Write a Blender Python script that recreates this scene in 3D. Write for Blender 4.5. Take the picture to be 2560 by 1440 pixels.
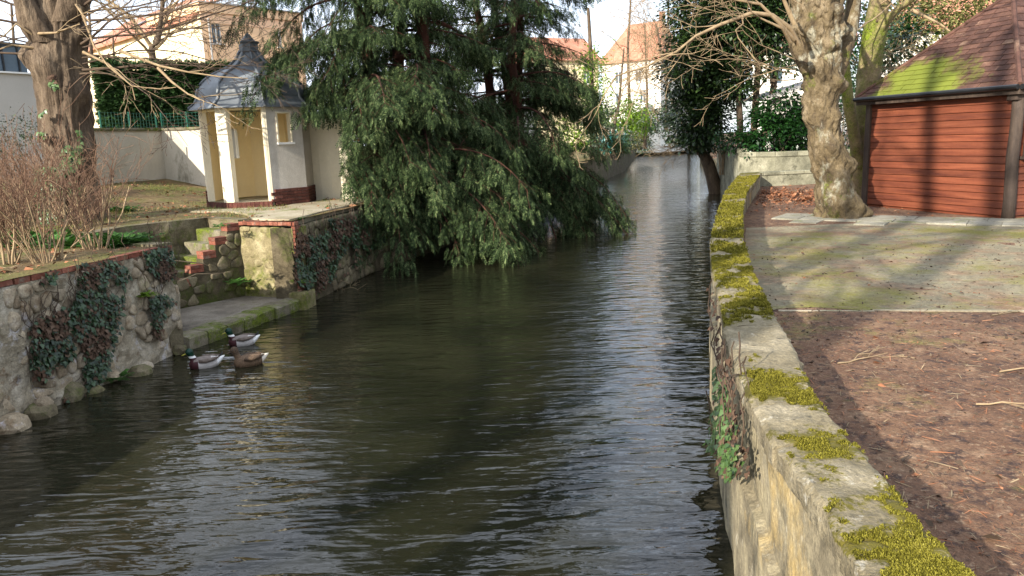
import bpy, bmesh, math, random
import numpy as np
from mathutils import Vector, Matrix, noise, geometry

SC = bpy.context.scene
COL = SC.collection
for _o in list(bpy.data.objects):
    bpy.data.objects.remove(_o)

# ---------------------------------------------------------------- camera
EYE = Vector((0.0, 0.0, 3.0))
FPX = 1900.0                      # focal length in photo pixels (2560 wide)
PITCH, ROLL = math.radians(11.02), math.radians(2.0)
FWD = Vector((0, math.cos(PITCH), -math.sin(PITCH)))
_r0 = Vector((1, 0, 0)); _u0 = Vector((0, math.sin(PITCH), math.cos(PITCH)))
RGT = (_r0 * math.cos(ROLL) - _u0 * math.sin(ROLL)).normalized()
UPV = (_u0 * math.cos(ROLL) + _r0 * math.sin(ROLL)).normalized()
cam_d = bpy.data.cameras.new('camera')
cam = bpy.data.objects.new('camera', cam_d)
COL.objects.link(cam)
cam_d.sensor_width = 36.0
cam_d.lens = 36.0 * FPX / 2560.0
cam_d.clip_start, cam_d.clip_end = 0.05, 3000
cam.matrix_world = Matrix(((RGT.x, UPV.x, -FWD.x, EYE.x), (RGT.y, UPV.y, -FWD.y, EYE.y),
                           (RGT.z, UPV.z, -FWD.z, EYE.z), (0, 0, 0, 1)))
SC.camera = cam

# ---------------------------------------------------------------- light
SUN_AZ = Vector((-0.62, -0.785, 0)).normalized()      # where the sun stands, seen from above
SUN_EL = math.radians(23.5)
SUN_TO = (SUN_AZ * math.cos(SUN_EL) + Vector((0, 0, math.sin(SUN_EL)))).normalized()
sun_d = bpy.data.lights.new('sun', 'SUN')
sun_d.energy = 5.0; sun_d.angle = math.radians(0.55); sun_d.color = (1.0, 0.93, 0.82)
sun = bpy.data.objects.new('sun', sun_d); COL.objects.link(sun)
sun.location = SUN_TO * 40
sun.rotation_euler = SUN_TO.to_track_quat('Z', 'Y').to_euler()

world = bpy.data.worlds.new('World'); SC.world = world; world.use_nodes = True
_n, _l = world.node_tree.nodes, world.node_tree.links
_n.clear()
_sky = _n.new('ShaderNodeTexSky'); _sky.sky_type = 'NISHITA'; _sky.sun_disc = False
_sky.sun_elevation = SUN_EL; _sky.sun_rotation = math.atan2(SUN_AZ.x, SUN_AZ.y)
_sky.air_density = 1.0; _sky.dust_density = 1.2; _sky.altitude = 60
_tc = _n.new('ShaderNodeTexCoord')
_mp = _n.new('ShaderNodeMapping'); _mp.inputs['Scale'].default_value = (1.6, 1.6, 3.4); _mp.inputs['Location'].default_value = (1.3, 0, 0)
_cn = _n.new('ShaderNodeTexNoise'); _cn.inputs['Scale'].default_value = 1.9; _cn.inputs['Detail'].default_value = 7
_cr = _n.new('ShaderNodeValToRGB'); _cr.color_ramp.elements[0].position = 0.34; _cr.color_ramp.elements[1].position = 0.58
_cr.color_ramp.elements[1].color = (0.85, 0.85, 0.85, 1)
_mx = _n.new('ShaderNodeMixRGB'); _mx.inputs[2].default_value = (12.0, 13.0, 15.0, 1)
_bg = _n.new('ShaderNodeBackground'); _bg.inputs['Strength'].default_value = 0.09
_ow = _n.new('ShaderNodeOutputWorld')
_l.new(_tc.outputs['Generated'], _mp.inputs['Vector']); _l.new(_mp.outputs[0], _cn.inputs['Vector'])
_l.new(_cn.outputs['Fac'], _cr.inputs[0]); _l.new(_cr.outputs[0], _mx.inputs[0])
_l.new(_sky.outputs[0], _mx.inputs[1]); _l.new(_mx.outputs[0], _bg.inputs[0]); _l.new(_bg.outputs[0], _ow.inputs[0])

SC.view_settings.view_transform = 'Standard'; SC.view_settings.look = 'None'
SC.view_settings.exposure = 1.08; SC.view_settings.gamma = 1.0
SC.view_settings.use_curve_mapping = False
SC.cycles.max_bounces = 6; SC.cycles.transparent_max_bounces = 6
SC.cycles.use_denoising = True

# ---------------------------------------------------------------- helpers
def ray(x, y):
    return FWD + RGT * ((x - 1280) / FPX) + UPV * ((720 - y) / FPX)
def G(x, y, z):                   # the ground point of height z that stands at photo pixel (x, y)
    d = ray(x, y); t = (z - EYE.z) / d.z
    return EYE + d * t
def PD(x, y, Y):                  # the point of depth Y at photo pixel (x, y)
    d = ray(x, y); return EYE + d * (Y / d.y)
def px(p):
    v = Vector(p) - EYE; w = v.dot(FWD)
    return 1280 + FPX * v.dot(RGT) / w, 720 - FPX * v.dot(UPV) / w

def hexc(h):
    c = [int(h[i:i + 2], 16) / 255 for i in (0, 2, 4)]
    return tuple(v / 12.92 if v <= 0.04045 else ((v + 0.055) / 1.055) ** 2.4 for v in c) + (1,)

WL = {}                           # world position of each object's origin
def _wl(p):
    return WL.get(p.name, Vector((0, 0, 0))) if p else Vector((0, 0, 0))
def thing(name, label, cat, loc=(0, 0, 0), group=None):
    o = bpy.data.objects.new(name, None); COL.objects.link(o)
    o.empty_display_size = 0.2
    o.location = loc; WL[o.name] = Vector(loc)
    return tag(o, label, cat, group)
def tag(o, label=None, cat=None, group=None, kind=None):
    if label: o['label'] = label
    if cat: o['category'] = cat
    if group: o['group'] = group
    if kind: o['kind'] = kind
    return o
def link(name, me, parent=None, M=None, kind=None):
    """one mesh object; M is its world matrix (translation/rotation/scale)"""
    o = bpy.data.objects.new(name, me); COL.objects.link(o)
    M = M if M is not None else Matrix.Identity(4)
    if parent:
        o.parent = parent
        o.matrix_basis = Matrix.Translation(-_wl(parent)) @ M
        WL[o.name] = M.to_translation()
    else:
        o.matrix_basis = M; WL[o.name] = M.to_translation()
    if kind: o['kind'] = kind
    return o
def mk_mesh(name, V, F, mats, smooth=False, fm=None):
    me = bpy.data.meshes.new(name)
    me.from_pydata([tuple(v) for v in V], [], F)
    for m in (mats if isinstance(mats, (list, tuple)) else [mats]):
        me.materials.append(m)
    if smooth: me.polygons.foreach_set('use_smooth', [True] * len(me.polygons))
    if fm is not None: me.polygons.foreach_set('material_index', fm)
    me.update(); return me
def np_mesh(name, V, quads, mats, smooth=False, tris=False):
    """big meshes: V (n,3), quads (m,4) or (m,3)"""
    me = bpy.data.meshes.new(name)
    k = quads.shape[1]
    me.vertices.add(len(V)); me.vertices.foreach_set('co', np.asarray(V, dtype=np.float32).ravel())
    me.loops.add(quads.size); me.loops.foreach_set('vertex_index', quads.ravel().astype(np.int32))
    me.polygons.add(len(quads))
    me.polygons.foreach_set('loop_start', np.arange(0, quads.size, k, dtype=np.int32))
    me.polygons.foreach_set('loop_total', np.full(len(quads), k, dtype=np.int32))
    if smooth: me.polygons.foreach_set('use_smooth', np.ones(len(quads), dtype=bool))
    for m in (mats if isinstance(mats, (list, tuple)) else [mats]): me.materials.append(m)
    me.update(calc_edges=True); me.validate(); return me

class MB:
    def __init__(s): s.v, s.f, s.m = [], [], []
    def add(s, V, F, m=0):
        o = len(s.v); s.v += [tuple(v) for v in V]; s.f += [tuple(i + o for i in f) for f in F]; s.m += [m] * len(F); return s
    def box(s, c, d, ax=None, m=0):
        """box of size d about c; ax = (ex, ey, ez) unit axes"""
        ex, ey, ez = ax or (Vector((1, 0, 0)), Vector((0, 1, 0)), Vector((0, 0, 1)))
        c = Vector(c); V = []
        for k in (-.5, .5):
            for j in (-.5, .5):
                for i in (-.5, .5):
                    V.append(c + ex * (i * d[0]) + ey * (j * d[1]) + ez * (k * d[2]))
        return s.add(V, [(0, 2, 3, 1), (4, 5, 7, 6), (0, 1, 5, 4), (2, 6, 7, 3), (0, 4, 6, 2), (1, 3, 7, 5)], m)
    def prism(s, poly, z0, z1, m=0):
        n = len(poly)
        V = [(p[0], p[1], z0) for p in poly] + [(p[0], p[1], z1) for p in poly]
        F = [tuple(range(n - 1, -1, -1)), tuple(range(n, 2 * n))] + [(i, (i + 1) % n, n + (i + 1) % n, n + i) for i in range(n)]
        return s.add(V, F, m)
    def tube(s, pts, rad, n=6, m=0, cap=True):
        V, F = tube_geo(pts, rad, n, cap); return s.add(V, F, m)
    def build(s, name, mats, parent=None, smooth=False, kind=None, origin=None, bevel=0):
        if origin is None:
            V = s.v; M = None
        else:
            o = Vector(origin); V = [Vector(v) - o for v in s.v]; M = Matrix.Translation(o)
        me = mk_mesh(name, V, s.f, mats, smooth, s.m)
        ob = link(name, me, parent, M, kind)
        if bevel:
            b = ob.modifiers.new('bevel', 'BEVEL'); b.width = bevel; b.segments = 2; b.limit_method = 'ANGLE'
        return ob

def tube_geo(pts, rad, n=6, cap=True):
    pts = [Vector(p) for p in pts]; V, F = [], []
    k = len(pts)
    for i, p in enumerate(pts):
        t = (pts[min(i + 1, k - 1)] - pts[max(i - 1, 0)])
        t = t.normalized() if t.length > 1e-9 else Vector((0, 0, 1))
        a = Vector((0, 0, 1)) if abs(t.z) < 0.8 else Vector((1, 0, 0))
        e1 = t.cross(a).normalized(); e2 = t.cross(e1)
        r = rad[i] if hasattr(rad, '__len__') else rad
        for j in range(n):
            an = 2 * math.pi * j / n
            V.append(p + e1 * (r * math.cos(an)) + e2 * (r * math.sin(an)))
    for i in range(k - 1):
        for j in range(n):
            j2 = (j + 1) % n
            F.append((i * n + j, i * n + j2, (i + 1) * n + j2, (i + 1) * n + j))
    if cap:
        F.append(tuple(range(n - 1, -1, -1))); F.append(tuple((k - 1) * n + j for j in range(n)))
    return V, F

def tubes_mesh(name, lines, mat):
    """lines: [(pts, radii, sides)] -> one mesh"""
    VV, FF, off = [], [], 0
    for pts, rad, n in lines:
        P = np.array([tuple(p) for p in pts], dtype=float); k = len(P)
        T = np.empty_like(P); T[1:-1] = P[2:] - P[:-2]; T[0] = P[1] - P[0]; T[-1] = P[-1] - P[-2]
        T /= np.linalg.norm(T, axis=1)[:, None] + 1e-12
        a = np.where((np.abs(T[:, 2]) < 0.8)[:, None], np.array([0, 0, 1.0]), np.array([1.0, 0, 0]))
        e1 = np.cross(T, a); e1 /= np.linalg.norm(e1, axis=1)[:, None] + 1e-12
        e2 = np.cross(T, e1)
        an = np.arange(n) * 2 * np.pi / n
        R = np.asarray(rad, dtype=float)[:, None, None]
        V = P[:, None, :] + R * (e1[:, None, :] * np.cos(an)[None, :, None] + e2[:, None, :] * np.sin(an)[None, :, None])
        VV.append(V.reshape(-1, 3))
        i = np.arange(k - 1)[:, None] * n; j = np.arange(n)[None, :]; j2 = (j + 1) % n
        FF.append((np.stack([i + j, i + j2, i + n + j2, i + n + j], axis=-1).reshape(-1, 4)) + off)
        off += k * n
    return np_mesh(name, np.concatenate(VV), np.concatenate(FF), mat, smooth=True)

def fbm(p, o=4):
    return noise.fractal(p, 1.0, 2.0, o)

# ---------------------------------------------------------------- materials
def nm(nodes, typ, **kw):
    n = nodes.new(typ)
    for k, v in kw.items(): setattr(n, k, v)
    return n
def mat(name, cols, scale=3.0, detail=6, rough=0.9, bump=0.3, bscale=25.0, bdist=0.02, stretch=(1, 1, 1), rand=0.0, island=False,
        moss=None, spec=0.3, trans=0.0, metal=0.0, lohi=(0.3, 0.7), blotch=None, grain=None):
    """cols: list of hex; noise over world position picks between them.  rand: value variation per object.
    moss = (hex, scale, lo, hi, need_up)  blotch = (hex, scale, lo, hi)"""
    m = bpy.data.materials.new(name); m.use_nodes = True
    N, L = m.node_tree.nodes, m.node_tree.links; N.clear()
    out = N.new('ShaderNodeOutputMaterial'); b = N.new('ShaderNodeBsdfPrincipled')
    b.inputs['Roughness'].default_value = rough; b.inputs['Metallic'].default_value = metal
    b.inputs['Specular IOR Level'].default_value = spec
    g = N.new('ShaderNodeNewGeometry'); mp = N.new('ShaderNodeMapping'); mp.inputs['Scale'].default_value = stretch
    L.new(g.outputs['Position'], mp.inputs['Vector'])
    oi = N.new('ShaderNodeObjectInfo')
    if rand:
        va = N.new('ShaderNodeVectorMath'); va.operation = 'MULTIPLY_ADD'
        cx = N.new('ShaderNodeCombineXYZ')
        for k in range(3): L.new(oi.outputs['Random'], cx.inputs[k])
        va.inputs[1].default_value = (37, 37, 37)
        L.new(cx.outputs[0], va.inputs[0]); L.new(mp.outputs[0], va.inputs[2]); vec = va.outputs[0]
    else: vec = mp.outputs[0]
    no = N.new('ShaderNodeTexNoise'); no.inputs['Scale'].default_value = scale; no.inputs['Detail'].default_value = detail
    no.inputs['Roughness'].default_value = 0.62
    L.new(vec, no.inputs['Vector'])
    fac = no.outputs['Fac']
    if island:
        ma = N.new('ShaderNodeMath'); ma.operation = 'MULTIPLY_ADD'; ma.inputs[1].default_value = 0.55
        mb_ = N.new('ShaderNodeMath'); mb_.operation = 'MULTIPLY'; mb_.inputs[1].default_value = 0.5
        L.new(no.outputs['Fac'], mb_.inputs[0]); L.new(g.outputs['Random Per Island'], ma.inputs[0]); L.new(mb_.outputs[0], ma.inputs[2])
        fac = ma.outputs[0]
    cr = N.new('ShaderNodeValToRGB'); els = cr.color_ramp.elements
    for i in range(len(cols) - 2): els.new(0.5)
    for i, c in enumerate(cols):
        els[i].position = lohi[0] + (lohi[1] - lohi[0]) * (i / max(1, len(cols) - 1)); els[i].color = hexc(c)
    L.new(fac, cr.inputs[0]); col = cr.outputs[0]
    if blotch:
        for bl in (blotch if isinstance(blotch, list) else [blotch]):
            n2 = N.new('ShaderNodeTexNoise'); n2.inputs['Scale'].default_value = bl[1]; n2.inputs['Detail'].default_value = 8
            n2.inputs['Roughness'].default_value = 0.7
            L.new(vec, n2.inputs['Vector'])
            r2 = N.new('ShaderNodeMapRange'); r2.inputs['From Min'].default_value = bl[2]; r2.inputs['From Max'].default_value = bl[3]
            L.new(n2.outputs['Fac'], r2.inputs['Value'])
            mx = N.new('ShaderNodeMixRGB'); mx.inputs[2].default_value = hexc(bl[0]); L.new(r2.outputs[0], mx.inputs[0]); L.new(col, mx.inputs[1]); col = mx.outputs[0]
    if rand:
        mr = N.new('ShaderNodeMapRange'); mr.inputs['To Min'].default_value = 1 - rand; mr.inputs['To Max'].default_value = 1 + rand * 0.6
        L.new(oi.outputs['Random'], mr.inputs['Value'])
        hs = N.new('ShaderNodeHueSaturation'); L.new(mr.outputs[0], hs.inputs['Value']); L.new(col, hs.inputs['Color']); col = hs.outputs[0]
    if moss:
        n3 = N.new('ShaderNodeTexNoise'); n3.inputs['Scale'].default_value = moss[1]; n3.inputs['Detail'].default_value = 9; n3.inputs['Roughness'].default_value = 0.76
        L.new(g.outputs['Position'], n3.inputs['Vector'])
        r3 = N.new('ShaderNodeMapRange'); r3.inputs['From Min'].default_value = moss[2]; r3.inputs['From Max'].default_value = moss[3]
        L.new(n3.outputs['Fac'], r3.inputs['Value']); mf = r3.outputs[0]
        if moss[4]:
            sx = N.new('ShaderNodeSeparateXYZ'); L.new(g.outputs['Normal'], sx.inputs[0])
            ru = N.new('ShaderNodeMapRange'); ru.inputs['From Min'].default_value = 0.1; ru.inputs['From Max'].default_value = 0.75
            L.new(sx.outputs['Z'], ru.inputs['Value'])
            mm = N.new('ShaderNodeMath'); mm.operation = 'MULTIPLY'; L.new(mf, mm.inputs[0]); L.new(ru.outputs[0], mm.inputs[1]); mf = mm.outputs[0]
        n4 = N.new('ShaderNodeTexNoise'); n4.inputs['Scale'].default_value = 45; n4.inputs['Detail'].default_value = 4
        L.new(g.outputs['Position'], n4.inputs['Vector'])
        mc = N.new('ShaderNodeMixRGB'); mc.inputs[1].default_value = hexc(moss[0]); mc.inputs[2].default_value = hexc(moss[5] if len(moss) > 5 else '3c4410')
        rr = N.new('ShaderNodeMapRange'); rr.inputs['From Min'].default_value = 0.42; rr.inputs['From Max'].default_value = 0.62; L.new(n4.outputs['Fac'], rr.inputs['Value'])
        L.new(rr.outputs[0], mc.inputs[0])
        mx = N.new('ShaderNodeMixRGB'); L.new(mf, mx.inputs[0]); L.new(col, mx.inputs[1]); L.new(mc.outputs[0], mx.inputs[2]); col = mx.outputs[0]
    if grain is None: grain = 0.0 if (island or not bump) else .34
    if grain:
        hs2 = N.new('ShaderNodeHueSaturation'); L.new(col, hs2.inputs['Color']); prev = None
        for gs, ga in ((13.0, .55), (48.0, 1.0)):
            ng = N.new('ShaderNodeTexNoise'); ng.inputs['Scale'].default_value = gs; ng.inputs['Detail'].default_value = 5; ng.inputs['Roughness'].default_value = .75
            L.new(g.outputs['Position'], ng.inputs['Vector'])
            rg_ = N.new('ShaderNodeMapRange'); rg_.clamp = False; rg_.inputs['From Min'].default_value = .3; rg_.inputs['From Max'].default_value = .7
            rg_.inputs['To Min'].default_value = 1 - grain * ga; rg_.inputs['To Max'].default_value = 1 + grain * ga; L.new(ng.outputs['Fac'], rg_.inputs['Value'])
            if prev is None: prev = rg_.outputs[0]
            else:
                mm2 = N.new('ShaderNodeMath'); mm2.operation = 'MULTIPLY'; L.new(prev, mm2.inputs[0]); L.new(rg_.outputs[0], mm2.inputs[1]); prev = mm2.outputs[0]
        L.new(prev, hs2.inputs['Value']); col = hs2.outputs[0]
    L.new(col, b.inputs['Base Color'])
    if bump:
        nb = N.new('ShaderNodeTexNoise'); nb.inputs['Scale'].default_value = bscale; nb.inputs['Detail'].default_value = 6; nb.inputs['Roughness'].default_value = 0.65
        L.new(vec, nb.inputs['Vector'])
        bp = N.new('ShaderNodeBump'); bp.inputs['Strength'].default_value = bump; bp.inputs['Distance'].default_value = bdist
        L.new(nb.outputs['Fac'], bp.inputs['Height']); L.new(bp.outputs[0], b.inputs['Normal'])
    if trans:
        tr = N.new('ShaderNodeBsdfTranslucent'); L.new(col, tr.inputs[0])
        ms = N.new('ShaderNodeMixShader'); ms.inputs[0].default_value = trans
        L.new(b.outputs[0], ms.inputs[1]); L.new(tr.outputs[0], ms.inputs[2]); L.new(ms.outputs[0], out.inputs[0])
    else: L.new(b.outputs[0], out.inputs[0])
    return m

MT = {}
MT['stone'] = mat('rubble_stone', ['6f604c', '8f8069', 'a2937b', 'b3a898'], 2.6, rough=.95, bump=.6, bscale=18, bdist=.03, rand=.28, blotch=[('6b5238', 3.1, .56, .7), ('b6aeac', 4.3, .58, .68)],
                  moss=('67701f', 1.3, .6, .75, False))
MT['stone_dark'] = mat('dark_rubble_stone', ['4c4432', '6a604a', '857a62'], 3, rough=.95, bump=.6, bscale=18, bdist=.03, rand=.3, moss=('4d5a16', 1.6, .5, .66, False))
MT['mortar'] = mat('old_mortar', ['6f634f', '958a75', 'ada391'], 3.5, rough=.97, bump=.8, bscale=14, bdist=.04, blotch=[('63492e', 2.6, .56, .68), ('b0aaa5', 4.1, .57, .66), ('4a4032', 6, .58, .68)])
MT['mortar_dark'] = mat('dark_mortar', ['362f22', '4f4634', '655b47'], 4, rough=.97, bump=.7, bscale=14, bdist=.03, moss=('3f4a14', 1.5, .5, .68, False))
MT['wall_moss'] = mat('mossy_rubble', ['5c533a', '7b7052', '9b9170'], 3.0, rough=.96, bump=.7, bscale=16, bdist=.03, rand=.2, moss=('5f641e', 1.5, .46, .6, False))
MT['limestone'] = mat('river_wall_limestone', ['544d3d', '7a705a', '998d70', '8d8472'], 2.6, rough=.95, bump=.5, bscale=12, bdist=.04, stretch=(1, 1, .8),
                      blotch=[('a48c5a', 1.1, .54, .66), ('494739', 2.4, .52, .66), ('aea58f', 5, .6, .7)], lohi=(.32, .68))
MT['coping'] = mat('coping_stone', ['665c46', '80755c', '978c74'], 3.2, rough=.95, bump=.9, bscale=24, bdist=.03, rand=.12, blotch=[('4f4a3e', 6, .6, .7), ('aaa392', 7, .6, .68)])
def moss_attr(m, c1, c2):
    N, L = m.node_tree.nodes, m.node_tree.links; b = [n for n in N if n.type == 'BSDF_PRINCIPLED'][0]; old = b.inputs['Base Color'].links[0].from_socket
    at = N.new('ShaderNodeAttribute'); at.attribute_name = 'moss'
    g = N.new('ShaderNodeNewGeometry'); nz = N.new('ShaderNodeTexNoise'); nz.inputs['Scale'].default_value = 26; nz.inputs['Detail'].default_value = 6; nz.inputs['Roughness'].default_value = .75
    L.new(g.outputs['Position'], nz.inputs['Vector'])
    ma = N.new('ShaderNodeMath'); ma.operation = 'MULTIPLY_ADD'; ma.inputs[1].default_value = 1.1; L.new(nz.outputs['Fac'], ma.inputs[0]); L.new(at.outputs['Fac'], ma.inputs[2])
    mr = N.new('ShaderNodeMapRange'); mr.inputs['From Min'].default_value = 1.0; mr.inputs['From Max'].default_value = 1.12; L.new(ma.outputs[0], mr.inputs['Value'])
    n2 = N.new('ShaderNodeTexNoise'); n2.inputs['Scale'].default_value = 4; n2.inputs['Detail'].default_value = 7; n2.inputs['Roughness'].default_value = .7; L.new(g.outputs['Position'], n2.inputs['Vector'])
    r2 = N.new('ShaderNodeMapRange'); r2.inputs['From Min'].default_value = .38; r2.inputs['From Max'].default_value = .62; L.new(n2.outputs['Fac'], r2.inputs['Value'])
    mc = N.new('ShaderNodeMixRGB'); mc.inputs[1].default_value = hexc(c1); mc.inputs[2].default_value = hexc(c2); L.new(r2.outputs[0], mc.inputs[0])
    mx = N.new('ShaderNodeMixRGB'); L.new(mr.outputs[0], mx.inputs[0]); L.new(old, mx.inputs[1]); L.new(mc.outputs[0], mx.inputs[2]); L.new(mx.outputs[0], b.inputs['Base Color'])
moss_attr(MT['coping'], '625a1c', '4a4416')
MT['moss'] = mat('moss_cushion', ['37340f', '565218', '7d772c', '948c42'], 5, rough=.9, bump=0, island=True, trans=.15, spec=.1, lohi=(.2, .9))
MT['greywall'] = mat('grey_lichen_stone', ['5d5b4c', '7d7a66', '9a9681'], 1.6, rough=.95, bump=.5, bscale=12, bdist=.03, rand=.1, blotch=[('3d3c30', 2.2, .55, .7)], moss=('687020', .9, .52, .66, True))
MT['brick'] = mat('brick', ['633528', '7f4b39', '956351'], 6, rough=.93, bump=.4, bscale=40, bdist=.006, rand=.35, blotch=[('7d6a5a', 5, .54, .66), ('4a4a2a', 3, .6, .72)])
MT['brick_dark'] = mat('plinth_brick', ['44271f', '5c362d', '70483d'], 6, rough=.93, bump=.4, bscale=40, bdist=.006, rand=.3, blotch=('5c5450', 4, .6, .72))
MT['concrete'] = mat('mossy_concrete', ['564f45', '6f675b', '857d6f'], 1.8, rough=.94, bump=.4, bscale=16, bdist=.015, blotch=[('3b342b', 1.2, .54, .7)], moss=('5b6220', 1.7, .6, .72, True))
MT['kerbstone'] = mat('landing_kerb', ['504938', '6d6553', '857d6a'], 2.4, rough=.94, bump=.5, bscale=16, bdist=.02, rand=.15, moss=('5d6718', 1.9, .46, .58, False))
MT['apron'] = mat('apron_concrete', ['7c7058', '958a72', 'a89e88'], 1.4, rough=.94, bump=.4, bscale=18, bdist=.012, moss=('6f7a26', 1.3, .55, .66, True))
MT['plaster'] = mat('pebbledash', ['aba396', 'c0b9ad', 'cbc5ba'], 1.0, grain=.12, rough=.96, bump=.9, bscale=55, bdist=.02, blotch=('8b8375', .9, .6, .75))
MT['plaster_pale'] = mat('cream_plaster', ['c9bd9f', 'd8cdb2', 'e0d6be'], .9, grain=.07, rough=.9, bump=.15, bscale=20, bdist=.01, blotch=('8d8468', 1.1, .62, .75))
MT['plaster_yellow'] = mat('yellow_plaster', ['e6d09c', 'ecd8a8', 'f0dfb6'], .8, grain=.04, rough=.85, bump=.08, bscale=15, bdist=.01, blotch=('c0a76a', 1.5, .66, .76))
MT['garden_wall'] = mat('garden_wall_render', ['a89f8c', 'b9b09e', 'c6beae'], .7, grain=.1, rough=.95, bump=.2, bscale=20, bdist=.01, stretch=(1, 1, .3), blotch=('6f6a58', 1.3, .62, .74))
MT['lead'] = mat('lead_sheet', ['4c5052', '64686a', '7b7f80'], 1.6, grain=.12, rough=.52, bump=.25, bscale=5, bdist=.03, metal=.35, spec=.5, blotch=[('43413c', 2.4, .55, .72), ('868a8a', 3.2, .6, .72)])
MT['boards'] = mat('red_stained_board', ['55291a', '6b3722', '7c452d'], 2.2, grain=.16, rough=.62, bump=.25, bscale=9, bdist=.006, stretch=(.35, .35, 5), rand=.22, spec=.4, blotch=('431a10', 1.4, .55, .72))
MT['darkwood'] = mat('dark_wood', ['2a211b', '3f342c', '54473c'], 5, rough=.75, bump=.4, bscale=18, bdist=.008, stretch=(1, 1, .15))
MT['gutter'] = mat('dark_gutter', ['141516', '1c1d1f'], 4, rough=.4, bump=0, spec=.5)
MT['orange'] = mat('apricot_render', ['dcb48c', 'e2bd98'], .3, grain=.04, rough=.95, bump=.1, bscale=10)
MT['orange_band'] = mat('apricot_band', ['dcb28e', 'e2bc9b'], .3, rough=.95, bump=0)
MT['cream'] = mat('cream_render', ['e4d2a6', 'ecdcb6'], .3, grain=.04, rough=.95, bump=.1, bscale=10)
MT['tile'] = mat('clay_tiles', ['95604c', 'a8735c', 'b4836c'], 1.2, rough=.92, bump=.4, bscale=8, bdist=.03)
MT['white'] = mat('white_paint', ['d8d6d0', 'e4e2dc'], 1, rough=.6, bump=0)
MT['white_wall'] = mat('white_render', ['d9d5c8', 'e3dfd3'], .4, grain=.04, rough=.95, bump=.1, bscale=10)
MT['grey_wall'] = mat('grey_render', ['a9a49b', 'b7b2a9'], .4, grain=.04, rough=.95, bump=.1, bscale=10)
MT['roof_grey'] = mat('grey_roof', ['8a8784', '9d9a96'], 1, rough=.9, bump=.1)
MT['glass'] = mat('window_glass', ['3a4650', '56636d'], .6, rough=.15, bump=0, spec=.35)
MT['curtain'] = mat('maroon_shutter', ['5b2430', '6c2c3a'], 1, rough=.8, bump=0)
MT['green_metal'] = mat('green_fence_metal', ['1c4a3c', '23594a'], 2, rough=.5, bump=0)
MT['teal_metal'] = mat('teal_fence_metal', ['1f6a66', '28807a'], 2, rough=.5, bump=0)
MT['slab'] = mat('paving_slab', ['706a59', '858070', '989384'], 1.2, rough=.95, bump=.4, bscale=30, bdist=.006, rand=.12, moss=('7c8230', 1.2, .56, .68, True))
MT['linden'] = mat('linden_bark', ['40352a', '5d4f40', '776856'], 7, rough=.96, bump=1.0, bscale=16, bdist=.05, stretch=(1, 1, .16), blotch=[('2f261d', 2, .58, .7)])
MT['plane'] = mat('gnarled_bark', ['453a2e', '65573f', '86775f'], 3.4, rough=.95, bump=1.0, bscale=10, bdist=.10, stretch=(1, 1, .6), blotch=[('a29e8a', 2.4, .56, .68), ('4d4130', 3, .58, .7)],
                  moss=('666f1c', 1.25, .57, .68, False))
MT['mossbark'] = mat('mossy_bark', ['5f523e', '7d6d52', '96875f'], 3, rough=.95, bump=.9, bscale=14, bdist=.04, moss=('6c7a1c', 1.0, .44, .6, False))
MT['bark'] = mat('dull_bark', ['382e24', '544739', '6a5b48'], 6, rough=.95, bump=.7, bscale=16, bdist=.03, stretch=(1, 1, .3))
MT['yewbark'] = mat('yew_bark', ['2a1c15', '43291f', '573628'], 6, rough=.95, bump=.7, bscale=14, bdist=.03, stretch=(1, 1, .25))
MT['twig'] = mat('pale_twig', ['6b5a44', '8a765a', 'a08c6d'], 4, rough=.9, bump=0)
MT['twig_dark'] = mat('dark_twig', ['3c3026', '57483a'], 4, rough=.9, bump=0)
MT['twig_red'] = mat('red_brown_twig', ['4f3a2c', '6d5240', '8c735c'], 4, rough=.9, bump=0)
MT['yew'] = mat('yew_needles', ['131c0e', '24331a', '3c4d2b', '67724a'], .9, rough=.75, bump=0, island=True, trans=.15, spec=.15, lohi=(.2, .85))
MT['hedge'] = mat('hedge_foliage', ['1d3015', '2b4520', '3d5b2c'], 1.2, rough=.6, bump=0, island=True, trans=.1, lohi=(.2, .85))
MT['ivy'] = mat('ivy_leaf', ['15240f', '20341a', '33492a', '4a5c39'], 1.4, rough=.42, bump=0, island=True, trans=.1, spec=.45, lohi=(.2, .9))
MT['ivy_bright'] = mat('pale_ivy_leaf', ['31491f', '486030', '667a4a'], 1.4, rough=.4, bump=0, island=True, trans=.15, spec=.5, lohi=(.2, .9))  # paler leaf greens, for the trunk ivy and the coping wall strand
MT['ivy_dead'] = mat('withered_ivy_leaf', ['33251b', '4b3626', '645040'], 2, rough=.8, bump=0, island=True, lohi=(.2, .9))
MT['holly'] = mat('holm_leaf', ['131f0d', '1f3015', '2e431e', '52602f'], .8, rough=.36, bump=0, island=True, trans=.1, spec=.5, lohi=(.2, .95))
MT['laurel'] = mat('laurel_leaf', ['12280f', '1b3a15', '284d1d'], 1, rough=.35, bump=0, island=True, trans=.12, spec=.5, lohi=(.2, .9))
MT['lime'] = mat('fresh_leaf', ['4e6a1c', '6b8a26', '8aa53a'], 1, rough=.55, bump=0, island=True, trans=.3, lohi=(.2, .9))
MT['olive'] = mat('olive_leaf', ['57592d', '757541', '93905a'], .8, rough=.6, bump=0, island=True, trans=.25, lohi=(.2, .9))
MT['grass'] = mat('herb_green', ['2c4a1c', '3f6527', '567d38'], 1.5, rough=.6, bump=0, island=True, trans=.25, lohi=(.2, .9))
MT['drygrass'] = mat('dull_grass', ['5b5a2e', '76703c', '8a8149'], 1.5, rough=.8, bump=0, island=True, trans=.15, lohi=(.2, .9))
MT['deadleaf'] = mat('dead_leaf', ['4f2f1e', '74492f', '98684a', 'ab8768'], 2, rough=.85, bump=0, island=True, lohi=(.2, .95))
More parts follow.
